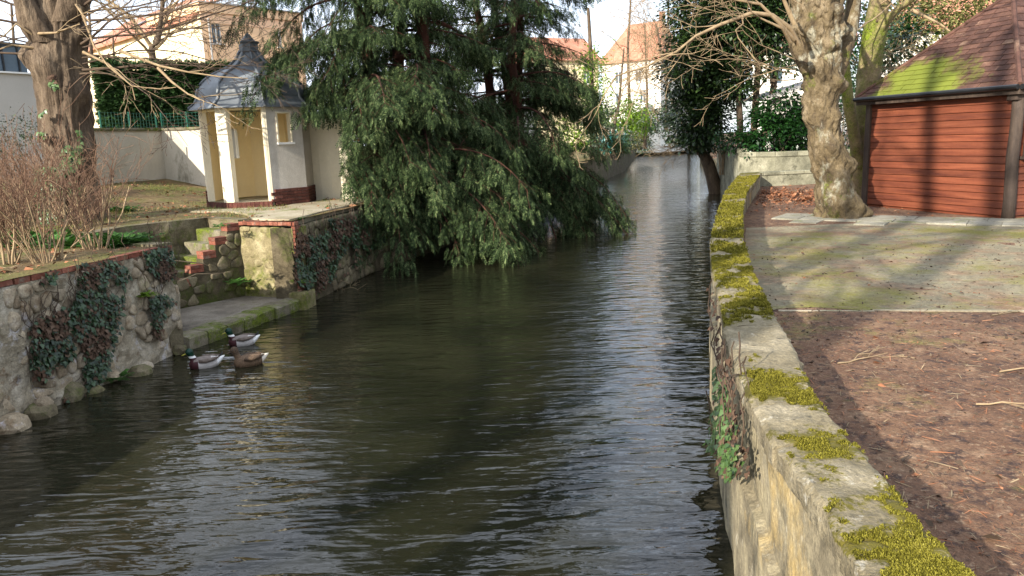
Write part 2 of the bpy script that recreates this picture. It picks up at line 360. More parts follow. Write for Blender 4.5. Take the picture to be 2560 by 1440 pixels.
# ---------------------------------------------------------------- water
ZL, ZR, ZC, ZLAND = 1.64, 0.97, 1.52, 0.20      # left bank, park ground, coping top, landing
def water_mat():
    m = bpy.data.materials.new('river_water'); m.use_nodes = True
    N, L = m.node_tree.nodes, m.node_tree.links
    b = N['Principled BSDF']; b.inputs['Roughness'].default_value = 0.03; b.inputs['IOR'].default_value = 1.42
    g = N.new('ShaderNodeNewGeometry')
    nz = N.new('ShaderNodeTexNoise'); nz.inputs['Scale'].default_value = .35; nz.inputs['Detail'].default_value = 4
    L.new(g.outputs['Position'], nz.inputs['Vector'])
    cr = N.new('ShaderNodeValToRGB'); cr.color_ramp.elements[0].position = .35; cr.color_ramp.elements[1].position = .68
    cr.color_ramp.elements[0].color = (0.008, 0.008, 0.0045, 1); cr.color_ramp.elements[1].color = (0.019, 0.0185, 0.0095, 1)
    L.new(nz.outputs['Fac'], cr.inputs[0]); L.new(cr.outputs[0], b.inputs['Base Color'])
    prev = None
    for sc, st, dist, rot, det in ((1.1, (.8, 1.5, 1), .030, .28, 2), (2.7, (.55, 1.9, 1), .034, -.25, 2), (8.0, (.6, 1.8, 1), .006, .3, 2)):
        mp = N.new('ShaderNodeMapping'); mp.inputs['Scale'].default_value = st; mp.inputs['Rotation'].default_value = (0, 0, rot)
        n = N.new('ShaderNodeTexNoise'); n.inputs['Scale'].default_value = sc; n.inputs['Detail'].default_value = det
        n.inputs['Roughness'].default_value = .5; n.inputs['Distortion'].default_value = .35
        L.new(g.outputs['Position'], mp.inputs['Vector']); L.new(mp.outputs[0], n.inputs['Vector'])
        bp = N.new('ShaderNodeBump'); bp.inputs['Strength'].default_value = 1.0; bp.inputs['Distance'].default_value = dist
        L.new(n.outputs['Fac'], bp.inputs['Height'])
        if prev: L.new(prev, bp.inputs['Normal'])
        prev = bp.outputs[0]
    L.new(prev, b.inputs['Normal'])
    return m
MT['water'] = water_mat()
river = link('river', mk_mesh('river', [(-40, -60, 0), (60, -60, 0), (90, 176, 0), (-40, 176, 0)], [(0, 1, 2, 3)], MT['water']), kind='structure')

# ---------------------------------------------------------------- bank lines (plan)
C1 = Vector((-5.05, 11.3)); C2 = Vector((-4.04, 14.1)); Bk = Vector((-5.2, 14.6))
STD = Vector((-0.63, -0.777)); STN = Vector((-0.777, 0.63))     # stair runs down along STD; its width lies along STN
Ak = Bk + STD * 1.62; Bk2 = Bk + STN * 1.15; Ak2 = Ak + STN * 1.15
N1 = Vector((-7.3, 12.2))
LEFT = [(-8.6, -25), (-7.2, -6), (-6.6, 2), (-5.95, 7), (-5.7, 8.6), tuple(C1), tuple(N1), tuple(Ak2), tuple(Bk2), tuple(Bk), tuple(C2), (-3.3, 18), (-2.4, 20.5), (-0.4, 27),
        (5.2, 48), (10, 66), (22, 130), (27, 158)]
LEFT_OUT = [(33, 170), (33, 1200), (-1200, 1200), (-1200, -60), (-8.6, -60)]
# right wall: river edge and park edge of the coping, read as curves X(Y)
_Lp = [(1850, 432), (1812, 480), (1790, 540), (1775, 600), (1778, 660), (1790, 720), (1806, 800), (1850, 930), (1930, 1100), (2030, 1240), (2100, 1350), (2165, 1440)]
_Rp = [(1905, 432), (1868, 480), (1858, 520), (1860, 600), (1890, 690), (1935, 780), (1990, 870), (2038, 985), (2130, 1095), (2210, 1180), (2290, 1290), (2440, 1440)]
_L3 = sorted([tuple(G(x, y, ZC))[:2] for x, y in _Lp], key=lambda p: p[1]); _R3 = sorted([tuple(G(x, y, ZC))[:2] for x, y in _Rp], key=lambda p: p[1])
_L3 = [(0.42, -1.5), (0.62, 0.5)] + _L3; _R3 = [(0.80, -1.5), (1.0, 0.5)] + _R3
XL = lambda Y: float(np.interp(Y, [p[1] for p in _L3], [p[0] for p in _L3]))
XR = lambda Y: float(np.interp(Y, [p[1] for p in _R3], [p[0] for p in _R3]))
YEND = _L3[-1][1]
RIGHT = [(0.5, -25), (0.7, -1.5)] + [((XL(y) + XR(y)) / 2, y) for y in np.arange(0.5, YEND, 1.5)] + [(XL(YEND) + .25, YEND)]
RIGHT += [(9.9, 31.5), (10.6, 38.2), (14, 52), (20, 80), (33, 130), (38, 158)]
RIGHT_OUT = [(33.02, 170), (33.02, 1200), (1200, 1200), (1200, -60), (0.5, -60)]

def hl(x, y):                     # left bank height
    d = max(0.0, -4.0 - x - 0.1 * max(0, y - 14))
    up = min(1.0, max(0.0, (y - 15.5) / 9.0)) * min(1.0, max(0, (d - 3.0) / 3.5))
    return ZL + 0.58 * up * up * (3 - 2 * up) + 0.035 * fbm(Vector((x * .9, y * .9, 0)))
def hr(x, y):
    return ZR + 0.02 * fbm(Vector((x * .8, y * .8, 3))) + max(0, min(y, 180) - 36) * .012
def sheet(name, loop, hfun, material, box, step, seed, flat_edge=None):
    rng = random.Random(seed)
    pts = [Vector(p) for p in loop]; n = len(pts)
    V = list(pts); E = [(i, (i + 1) % n) for i in range(n)]
    x0, x1, y0, y1 = box; y = y0
    while y < y1:
        x = x0
        while x < x1:
            V.append(Vector((x + rng.uniform(-.3, .3) * step, y + rng.uniform(-.3, .3) * step))); x += step
        y += step
    r = geometry.delaunay_2d_cdt(V, E, [], 1, 1e-5)
    VV = [(v.x, v.y, hfun(v.x, v.y)) for v in r[0]]
    return link(name, mk_mesh(name, VV, [tuple(f) if True else f for f in r[2]], material, smooth=True), kind='structure')

def ground_mat(name, cols, moss, dirt):
    return mat(name, cols, 1.1, detail=9, rough=.97, bump=.9, bscale=28, bdist=.035, blotch=dirt, moss=moss)
MT['bank_soil'] = ground_mat('left_bank_soil', ['4e3d29', '665234', '7b6a46'], ('62682a', .8, .46, .62, False, '515022'), [('8a7350', 2.6, .55, .7), ('3a2c20', 7, .55, .7)])
MT['park_soil'] = ground_mat('park_dirt', ['553d2d', '6e523e', '84684f'], ('7d7a40', .42, .58, .7, False, '6a6030'), [('94795f', 3.2, .56, .68), ('40302a', 9, .50, .62), ('937b62', 21, .56, .66)])
MT['court'] = ground_mat('worn_mossy_court', ['6f6853', '867d65', '9a9178'], ('7b7638', .55, .48, .62, False, '6a6230'), [('80664f', .9, .47, .6), ('5f5747', 12, .52, .66), ('9a8468', 4, .56, .66)])

left_bank = sheet('left_bank_ground', LEFT + LEFT_OUT, hl, MT['bank_soil'], (-18, 2, 4, 34), .5, 1)
right_ground = sheet('park_ground', [Vector(p) for p in reversed(RIGHT)] + [Vector(p) for p in reversed(RIGHT_OUT)], hr, MT['park_soil'], (0, 22, 1, 40), .5, 2)

# worn paved court beyond the edging strip, a thin sheet on the dirt with a ragged near edge
_ca = [G(x, y, ZR).xy for x, y in ((1952, 772), (2040, 770), (2150, 778), (2300, 776), (2450, 779), (2600, 777), (2760, 780))]
_cb = [Vector((XR(y) + .05, y)) for y in np.arange(8.4, 16.6, .6)]
_loop = [Vector((_ca[-1].x + 9, _ca[-1].y)), Vector((_ca[-1].x + 9, 16.8))] + list(reversed(_cb)) + _ca
court = sheet('paved_court', _loop, lambda x, y: hr(x, y) + .006, MT['court'], (2, 16, 7.6, 17), .5, 4)

# ---------------------------------------------------------------- rubble masonry
def clip_poly(poly, mid, nrm):
    out = []
    for i in range(len(poly)):
        a, b = poly[i], poly[(i + 1) % len(poly)]
        da, db = (a - mid).dot(nrm), (b - mid).dot(nrm)
        if da <= 0: out.append(a)
        if (da < 0 < db) or (db < 0 < da): out.append(a + (b - a) * (da / (da - db)))
    return out
def cells(W, H, size, seed, flat=1.35):
    rng = random.Random(seed); S = []
    ny = max(2, int(H / (size / flat))); nx = max(2, int(W / (size * 1.05)))
    for j in range(ny):
        for i in range(nx):
            S.append(Vector(((i + .5 + (.5 if j % 2 else 0) * .8 + rng.uniform(-.42, .42)) * W / nx, (j + .5 + rng.uniform(-.42, .42)) * H / ny)))
    out = []
    for a in S:
        poly = [Vector((0, 0)), Vector((W, 0)), Vector((W, H)), Vector((0, H))]
        for b in S:
            if b is a or (b - a).length > size * 3.2: continue
            poly = clip_poly(poly, (a + b) / 2, (b - a))
            if len(poly) < 3: break
        if len(poly) >= 3: out.append(poly)
    return out
def rubble(parent, p0, p1, z0, z1, size, material, seed, depth=.05, gap=.012, name='stone', skip=None, batter=0.0, miss=0.0):
    """stones of a wall face from plan point p0 to p1 (face looks to the right of p0->p1), each a part of its own"""
    rng = random.Random(seed * 7 + 1)
    p0, p1 = Vector(p0[:2]), Vector(p1[:2]); t = (p1 - p0); W = t.length; t /= W
    n = Vector((t.y, -t.x)); H = z1 - z0
    for poly in cells(W, H, size, seed):
        c = sum(poly, Vector((0, 0))) / len(poly)
        if skip and skip(c.x, z0 + c.y): continue
        if rng.random() < miss: continue
        rad = min((p - c).length for p in poly)
        if rad < .02: continue
        d = depth * rng.uniform(.45, 1.15); k = 1 - gap / max(.03, rad)
        # round off the corners a little
        P = []
        for i in range(len(poly)):
            a, b = poly[i], poly[(i + 1) % len(poly)]
            if (b - a).length < .02: P.append((a + b) / 2); continue
            P.append(a.lerp(b, .2)); P.append(a.lerp(b, .8))
        P = [c + (p - c) * (k * rng.uniform(.93, 1.02)) for p in P]; m = len(P)
        V, F = [], []
        for q, (s, dd) in enumerate(((1.0, -.05), (1.0, d * .35), (.86, d * .85), (.5, d))):
            tilt = rng.uniform(-.15, .15)
            for p in P:
                u = (p - c) * s
                w = dd + (tilt * u.x if q > 1 else 0) * .5
                V.append((t.x * u.x + n.x * w, t.y * u.x + n.y * w, u.y))
        V.append((n.x * d, n.y * d, 0))
        for q in range(3):
            for i in range(m): F.append((q * m + i, q * m + (i + 1) % m, (q + 1) * m + (i + 1) % m, (q + 1) * m + i))
        for i in range(m): F.append((3 * m + i, 3 * m + (i + 1) % m, 4 * m))
        o = p0 + t * c.x + n * (batter * (H - c.y))
        link(name, mk_mesh(name, V, F, material, smooth=True), parent, Matrix.Translation((o.x, o.y, z0 + c.y)))

def wall_core(parent, line, z0, z1, thick, material, name='wall_core', amp=.02, step=.16, seed=0):
    """a wall body along a plan line, its face (to the right of the line) lumpy"""
    mb = MB()
    line = [Vector(p[:2]) for p in line]
    for a, b in zip(line[:-1], line[1:]):
        t = b - a; W = t.length; t = t / W; n = Vector((t.y, -t.x))
        nu, nv = max(2, int(W / step)), max(2, int((z1 - z0) / step)); V, F = [], []
        for j in range(nv + 1):
            for i in range(nu + 1):
                p = a + t * (W * i / nu); z = z0 + (z1 - z0) * j / nv
                w = amp * fbm(Vector((p.x * 2.2, p.y * 2.2, z * 2.2 + seed)))
                V.append((p.x + n.x * w, p.y + n.y * w, z))
        for j in range(nv):
            for i in range(nu):
                k = j * (nu + 1) + i; F.append((k, k + 1, k + nu + 2, k + nu + 1))
        mb.add(V, F)
        q0, q1 = a - n * thick, b - n * thick
        mb.add([(a.x, a.y, z1), (b.x, b.y, z1), (q1.x, q1.y, z1), (q0.x, q0.y, z1), (q0.x, q0.y, z0), (q1.x, q1.y, z0), (a.x, a.y, z0), (b.x, b.y, z0)],
               [(0, 1, 2, 3), (3, 2, 5, 4), (0, 3, 4, 6), (1, 7, 5, 2)])
    return mb.build(name, material, parent, smooth=False)

BRICK = None
def brick_mesh(material, key='brick', d=(.215, .10, .065)):
    mb = MB().box((0, 0, 0), d)
    me = mk_mesh(key, mb.v, mb.f, material); return me
BR = brick_mesh(MT['brick']); BRD = brick_mesh(MT['brick_dark'])
def put(name, me, parent, pos, ex, s=(1, 1, 1), tilt=0.0):
    """alike piece: local x along plan direction ex"""
    ex = Vector((ex[0], ex[1], 0)).normalized(); ey = Vector((-ex.y, ex.x, 0)); ez = Vector((0, 0, 1))
    M = Matrix(((ex.x * s[0], ey.x * s[1], 0, pos[0]), (ex.y * s[0], ey.y * s[1], 0, pos[1]), (0, 0, s[2], pos[2]), (0, 0, 0, 1)))
    if tilt: M = M @ Matrix.Rotation(tilt, 4, 'X')
    return link(name, me, parent, M)

rnd = random.Random(11)
# near wall under the shrubs --------------------------------------------------
near_line = [(-6.6, 2.0), (-5.95, 7), (-5.7, 8.6), tuple(C1)]
near_wall = thing('river_wall', 'shaded rubble river wall with brick edge and patches of ivy below the bare shrubs', 'wall', (-5.6, 9.2, 0))
# walking from far to near puts the river on the left, so lines run near -> far with the face on the right
wall_core(near_wall, near_line, -.5, ZL - .075, .45, MT['mortar'], seed=1, amp=.075, step=.085)
rubble(near_wall, near_line[1], near_line[2], .16, ZL - .08, .2, MT['stone'], 21, depth=.05, gap=.012, miss=.45)
rubble(near_wall, near_line[2], near_line[3], .16, ZL - .08, .19, MT['stone'], 22, depth=.05, gap=.012, miss=.45)
rubble(near_wall, near_line[0], near_line[1], .16, ZL - .08, .5, MT['stone'], 23, depth=.045)
# river boulders at its foot
for i in range(24):
    s = (i + rnd.uniform(-.4, .4)) / 23; a = Vector(near_line[1]).lerp(Vector(near_line[3]), s)
    if rnd.random() < .3: continue
    r = rnd.uniform(.07, .13) if rnd.random() < .6 else rnd.uniform(.15, .24)
    bm = bmesh.new(); bmesh.ops.create_icosphere(bm, subdivisions=2, radius=1)
    for v in bm.verts: v.co *= 1 + .28 * fbm(v.co * 1.3 + Vector((i * 3.1, 0, 0)))
    me = bpy.data.meshes.new('boulder'); bm.to_mesh(me); bm.free(); me.materials.append(MT['stone'] if i % 3 == 0 else MT['stone_dark'])
    M = Matrix.Translation((a.x + rnd.uniform(-.06, .12), a.y, rnd.uniform(-.04, .13))) @ Matrix.Rotation(rnd.uniform(0, 6), 4, 'Z') @ Matrix.Diagonal((r, r * .9, r * .75, 1))
    link('boulder', me, near_wall, M)
# brick edge on top
def brick_edge(parent, a, b, z, me, inset=.06, skip=0.0, along=True, length=.225):
    a, b = Vector(a[:2]), Vector(b[:2]); t = b - a; W = t.length; t /= W; n = Vector((t.y, -t.x))
    k = int(W / length)
    for i in range(k):
        if rnd.random() < skip: continue
        p = a + t * ((i + .5) * W / k) - n * (inset + rnd.uniform(-.006, .006))
        put('brick', me, parent, (p.x, p.y, z + rnd.uniform(-.005, .005)), t if along else n, (rnd.uniform(.94, 1.0), 1.15, 1) if along else (1, 1, 1))
brick_edge(near_wall, near_line[1], near_line[2], ZL - .038, BR)
brick_edge(near_wall, near_line[2], near_line[3], ZL - .038, BR)
brick_edge(near_wall, near_line[0], near_line[1], ZL - .032, BR)

# recess: far side of near bank
recess_wall = thing('recess_wall', 'low shaded rubble wall closing the near side of the landing recess', 'wall', (C1.x, C1.y, 0))
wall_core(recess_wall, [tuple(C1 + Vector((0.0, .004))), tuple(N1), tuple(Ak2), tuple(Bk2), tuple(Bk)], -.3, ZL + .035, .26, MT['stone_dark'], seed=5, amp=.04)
# landing ---------------------------------------------------------------------
landing_poly = [C1 + Vector((.02, .0)), C2 + Vector((.04, 0)), Bk, Ak, Ak2, N1]
mbl = MB(); mbl.prism([tuple(p) for p in landing_poly], -.4, ZLAND - .01)
landing = mbl.build('landing', MT['concrete'], kind='structure')
kt = (C2 - C1).normalized(); kn = Vector((kt.y, -kt.x)); nk = 7; KW = (C2 - C1).length
pos = 0.0
for i in range(nk):
    Lk = KW / nk
    a = C1 + kt * (pos + .008); b = C1 + kt * (pos + Lk - .008); pos += Lk
    mb = MB(); nu = 5; w = rnd.uniform(.24, .3); ov = rnd.uniform(.08, .13)
    V, F = [], []
    prof = [(-w, ZLAND - .12), (-w, ZLAND + .012), (-w * .5, ZLAND + .018), (ov - .03, ZLAND + .008), (ov, ZLAND - .02), (ov - .01, ZLAND - .14), (ov - .06, -.3)]
    for u in range(nu + 1):
        p = a.lerp(b, u / nu)
        for k2, (d, z) in enumerate(prof):
            j = .018 * noise.noise(Vector((p.x * 5, p.y * 5, k2 * 1.7)))
            V.append((p.x + kn.x * (d + j), p.y + kn.y * (d + j), z + j))
    m = len(prof)
    for u in range(nu):
        for k2 in range(m - 1): F.append((u * m + k2, (u + 1) * m + k2, (u + 1) * m + k2 + 1, u * m + k2 + 1))
    F.append(tuple(range(m))); F.append(tuple(nu * m + q for q in range(m - 1, -1, -1)))
    mb.add(V, F).build('kerb_stone', MT['kerbstone'], landing)
# stepped side wall with brick treads, and the flight behind it ---------------
stair = thing('garden_stair', 'mossy stone stair with brick edged stepped side wall going down to the landing', 'stair', (Bk.x, Bk.y, ZLAND))
nst = 6; run = (Ak - Bk).length / nst; rise = (ZL - ZLAND) / (nst + .3)
dn3 = Vector((STD.x, STD.y, 0)); wn3 = Vector((STN.x, STN.y, 0)); zz = Vector((0, 0, 1))
for i in range(nst):
    top = ZL - rise * i - .02
    a = Bk + STD * (run * i); b = a + STD * (run - .004)
    # side wall block
    mb = MB(); c = (a + b) / 2 + STN * .12
    mb.box((c.x, c.y, (top - .14 + ZLAND - .2) / 2), (run, .235, top - .14 - ZLAND + .2), (dn3, wn3, zz))
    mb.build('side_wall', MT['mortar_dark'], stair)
    for lay in range(2):
        c2 = (a + b) / 2 + STN * (.11 - .006 * lay)
        put('brick', BR, stair, (c2.x + rnd.uniform(-.004, .004), c2.y, top - .035 - .07 * lay), STD if lay else STN, ((run - .01) / .215, 2.2, 1) if lay else (1.08, (run - .015) / .1, 1))
    # tread and riser behind
    top2 = ZL - rise * (i + .7)
    mb = MB(); c3 = (a + b) / 2 + STN * .70
    mb.box((c3.x, c3.y, (top2 + ZLAND - .2) / 2), (run, .9, top2 - ZLAND + .2), (dn3, wn3, zz))
    mb.build('step', MT['kerbstone'], stair, bevel=.02)
rubble(stair, Ak, Bk, ZLAND, ZL - .9, .2, MT['stone_dark'], 31, depth=.025, gap=.007, miss=.2)
rubble(stair, Ak.lerp(Bk, .55), Bk, ZL - .88, ZL - .2, .2, MT['stone_dark'], 32, depth=.025, gap=.007, miss=.2, skip=lambda u, z: z > ZL - .75 + u * 1.05)
# back wall of the recess (sunlit) and its pier
pier_wall = thing('recess_back_wall', 'sunlit mossy rubble wall with red brick edge in front of the pavilion', 'wall', (-4.6, 14.3, 0))
wall_core(pier_wall, [tuple(Bk - STN * .02 + Vector((-.35, .15))), tuple(C2)], -.3, ZL - .11, .4, MT['wall_moss'], seed=8, amp=.035)
rubble(pier_wall, Bk, C2, ZLAND + .02, ZL - .09, .2, MT['wall_moss'], 41, depth=.022, gap=.008, miss=.35)
brick_edge(pier_wall, Bk, C2, ZL - .03, BR, inset=.09, along=False, length=.105)
# wall running on along the river, under the pavilion
mid_line = [tuple(C2), (-3.72, 15.9), (-3.3, 18), (-2.4, 20.5)]
mid_wall = thing('river_wall', 'dark rubble river wall overgrown with withered ivy below the pavilion', 'wall', (-3.6, 16, 0))
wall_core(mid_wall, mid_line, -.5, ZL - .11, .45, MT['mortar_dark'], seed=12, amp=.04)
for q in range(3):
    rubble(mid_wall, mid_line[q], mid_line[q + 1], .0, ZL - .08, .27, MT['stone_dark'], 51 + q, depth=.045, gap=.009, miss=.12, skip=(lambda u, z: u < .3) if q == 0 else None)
tq = (Vector(mid_line[1]) - C2).normalized(); nq = Vector((tq.y, -tq.x))
for i in range(18):                                 # brick quoin at the corner
    z = ZL - .035 - i * .075
    wd = .26 if i % 2 else .15
    p = C2 + tq * (wd / 2) + nq * .012
    put('brick', BR, mid_wall, (p.x, p.y, z), tq, (wd / .215, .7, .95))
mb = MB(); p = C2 + tq * .12 + nq * .02
mb.box((p.x, p.y, .12), (.5, .34, .42), (Vector((tq.x, tq.y, 0)), Vector((nq.x, nq.y, 0)), zz)); mb.build('footing_stone', MT['wall_moss'], mid_wall, bevel=.04)
# rest of the left river wall beyond the yew
far_line = [(-2.4, 20.5), (-0.4, 27), (5.2, 48), (10, 66), (22, 130)]
far_wall = thing('river_wall', 'low far river wall running on below the yew and the teal fence', 'wall', (0, 27, 0))
wall_core(far_wall, far_line, -.5, ZL - .03, .45, MT['mortar_dark'], seed=14, amp=.05, step=.5)

# ---------------------------------------------------------------- right river wall
rw = thing('river_wall', 'long curving limestone river wall with mossy coping stones beside the park path', 'wall', (2.6, 10, 0))
Y = np.concatenate([np.arange(-1.5, 12, .16), np.arange(12, YEND + .01, .4)])
V, F = [], []
zs = [(-.4, .0), (.3, .0), (.78, .01), (.80, -.03), (.84, -.055), (1.05, -.05), (1.25, -.05), (ZC - .14, -.05)]
for y in Y:
    x0 = XL(y) + .07
    for k, (z, d) in enumerate(zs):
        w = .022 * fbm(Vector((y * 2.1, z * 3, 4))) + .014 * noise.noise(Vector((y * 7, z * 7, 2)))
        V.append((x0 - d * -1 + w if False else x0 + w + (-.055 if z < .79 else 0.0), y, z))
    V.append((XR(y) - .05, y, ZC - .14)); V.append((XR(y) - .05, y, ZR - .3))
m = len(zs) + 2
for i in range(len(Y) - 1):
    for k in range(m - 1): F.append((i * m + k, i * m + k + 1, (i + 1) * m + k + 1, (i + 1) * m + k))
F.append(tuple(range(m)))
link('wall_core', mk_mesh('wall_core', V, F, MT['limestone']), rw)
def moss_at(x, y):                 # how mossy the coping is at a spot (0..1)
    bare_ = math.exp(-((y - 5.35) / .55) ** 2) * .55 + math.exp(-((y - 3.1) / .35) ** 2) * .35
    v = fbm(Vector((x * 1.7, y * 1.1, 5.0)), 4) * .55 + noise.noise(Vector((x * 6, y * 5, 2))) * .28 + .52 + min(.09, max(0, y - 6) * .04) - bare_
    return min(1.0, max(0.0, v))
y = -1.5; q = 0
joints = [-1.5, .6, 2.55, 3.43, 3.98, 5.75, 7.4, 9.0, 10.8, 12.9, 15.2, 18, 21, 24.2, YEND]
for ya, yb in zip(joints[:-1], joints[1:]):
    q += 1; nu = max(5, int((yb - ya) / (.035 if yb < 8 else .09))); ncr = 14
    jl, jr, jz = rnd.uniform(-.016, .014), rnd.uniform(-.014, .014), rnd.uniform(-.006, .006)
    V, F = [], []
    for i in range(nu + 1):
        yy = ya + .006 + (yb - ya - .012) * i / nu
        e = .006 if i in (0, nu) else 0
        xl, xr = XL(yy) - jl, XR(yy) + jr
        row = []
        nz_ = lambda a, b, s: noise.noise(Vector((a * s, yy * s, b)))
        row.append((xl + .02 + .012 * nz_(0, 1, 7), ZC - .145 + jz))
        row.append((xl + .012 * nz_(0, 1, 7) + .01 * nz_(0, 5, 19), ZC - .12 + jz))
        row.append((xl + .022 * nz_(0, 2, 7) + .02 * nz_(0, 6, 19), ZC - .022 + jz - e + .014 * nz_(0, 9, 11)))
        for k in range(ncr):
            s = k / (ncr - 1); x = xl + .025 + (xr - xl - .05) * s
            row.append((x, ZC + jz - e + .014 * fbm(Vector((x * 6, yy * 6, 3))) + .010 * noise.noise(Vector((x * 19, yy * 19, 1)))))
        row.append((xr + .022 * nz_(0, 3, 7) + .02 * nz_(0, 7, 19), ZC - .022 + jz - e + .014 * nz_(0, 8, 11)))
        row.append((xr + .01 * nz_(0, 4, 7), ZC - .145 + jz))
        for x, z in row: V.append((x, yy, z))
    m = len(row)
    for i in range(nu):
        for k in range(m - 1): F.append((i * m + k, i * m + k + 1, (i + 1) * m + k + 1, (i + 1) * m + k))
        F.append((i * m, (i + 1) * m, (i + 1) * m + m - 1, i * m + m - 1))
    F.append(tuple(range(m))); F.append(tuple(nu * m + k for k in range(m - 1, -1, -1)))
    me_ = mk_mesh('coping_stone', V, F, MT['coping'], smooth=True); me_.set_sharp_from_angle(angle=math.radians(38)); at_ = me_.attributes.new('moss', 'FLOAT', 'POINT'); at_.data.foreach_set('value', [moss_at(v[0], v[1]) if v[2] > ZC - .05 else 0.0 for v in V]); link('coping_stone', me_, rw)
_mr = random.Random(33); _P, _D, _U, _S = [], [], [], []
for (ya, yb, cnt, sz) in ((1.6, 5, 20000, .012), (5, 9.5, 15000, .019), (9.5, 26, 10000, .038)):
    k_ = 0; tr_ = 0
    while k_ < cnt and tr_ < cnt * 6:
        tr_ += 1; yy = _mr.uniform(ya, yb); xa, xb = XL(yy) + .01, XR(yy) - .01; xx = _mr.uniform(xa, xb)
        if moss_at(xx, yy) + noise.noise(Vector((xx * 17, yy * 17, 7))) * .34 < .58: continue
        k_ += 1; _P.append((xx, yy, ZC + .014 * fbm(Vector((xx * 6, yy * 6, 3))))); _D.append((_mr.gauss(0, .6), _mr.gauss(0, .6), 1)); _U.append((_mr.gauss(0, 1), _mr.gauss(0, 1), 0)); _S.append(sz * _mr.uniform(.6, 1.3))
MOSS_PTS = (_P, _D, _U, _S)
# far return walls
def coped_wall(parent, line, z0, z1, th, body, cope, stone=.9, over=.04, ch=.12):
    wall_core(parent, line, z0, z1 - ch, th, body, amp=.02, step=.3)
    for a, b in zip(line[:-1], line[1:]):
        a, b = Vector(a), Vector(b); t = b - a; W = t.length; t /= W; n = Vector((t.y, -t.x)); k = max(1, round(W / stone))
        for i in range(k):
            c = a + t * ((i + .5) * W / k) - n * (th / 2)
            mb = MB().box((0, 0, 0), (W / k - .012, th + 2 * over, ch))
            me = mk_mesh('coping_stone', mb.v, mb.f, cope)
            ob = put('coping_stone', me, parent, (c.x, c.y, z1 - ch / 2 + rnd.uniform(-.004, .004)), t)
            bv = ob.modifiers.new('bevel', 'BEVEL'); bv.width = .02; bv.segments = 2
low_wall = thing('park_wall', 'low mossy stone wall turning away from the river beside the big gnarled tree', 'wall', (XL(YEND), YEND, ZR))
coped_wall(low_wall, [(XL(YEND) + .1, YEND + .05), (14.5, YEND + 1.2)], ZR - .2, ZC - .02, .4, MT['greywall'], MT['greywall'])
tall_wall = thing('park_wall', 'grey lichened stone wall with thick coping in front of the dark laurel', 'wall', (9.9, 31.5, ZR))
coped_wall(tall_wall, [(10.75, 39.5), (9.9, 33.0)], -.4, 2.3, .4, MT['greywall'], MT['greywall'], over=.05, ch=.2)
coped_wall(tall_wall, [(9.94, 32.96), (11.0, 31.6), (16.5, 32.0)], -.4, 2.15, .4, MT['greywall'], MT['greywall'], over=.05, ch=.2)
# right bank beyond
rb2 = thing('river_wall', 'far right river wall below the leaning ivy tree', 'wall', (14, 52, 0))
wall_core(rb2, [(33, 130), (20, 80), (14, 52), (10.6, 38.2)], -.5, 1.2, .4, MT['mortar_dark'], amp=.05, step=.6)
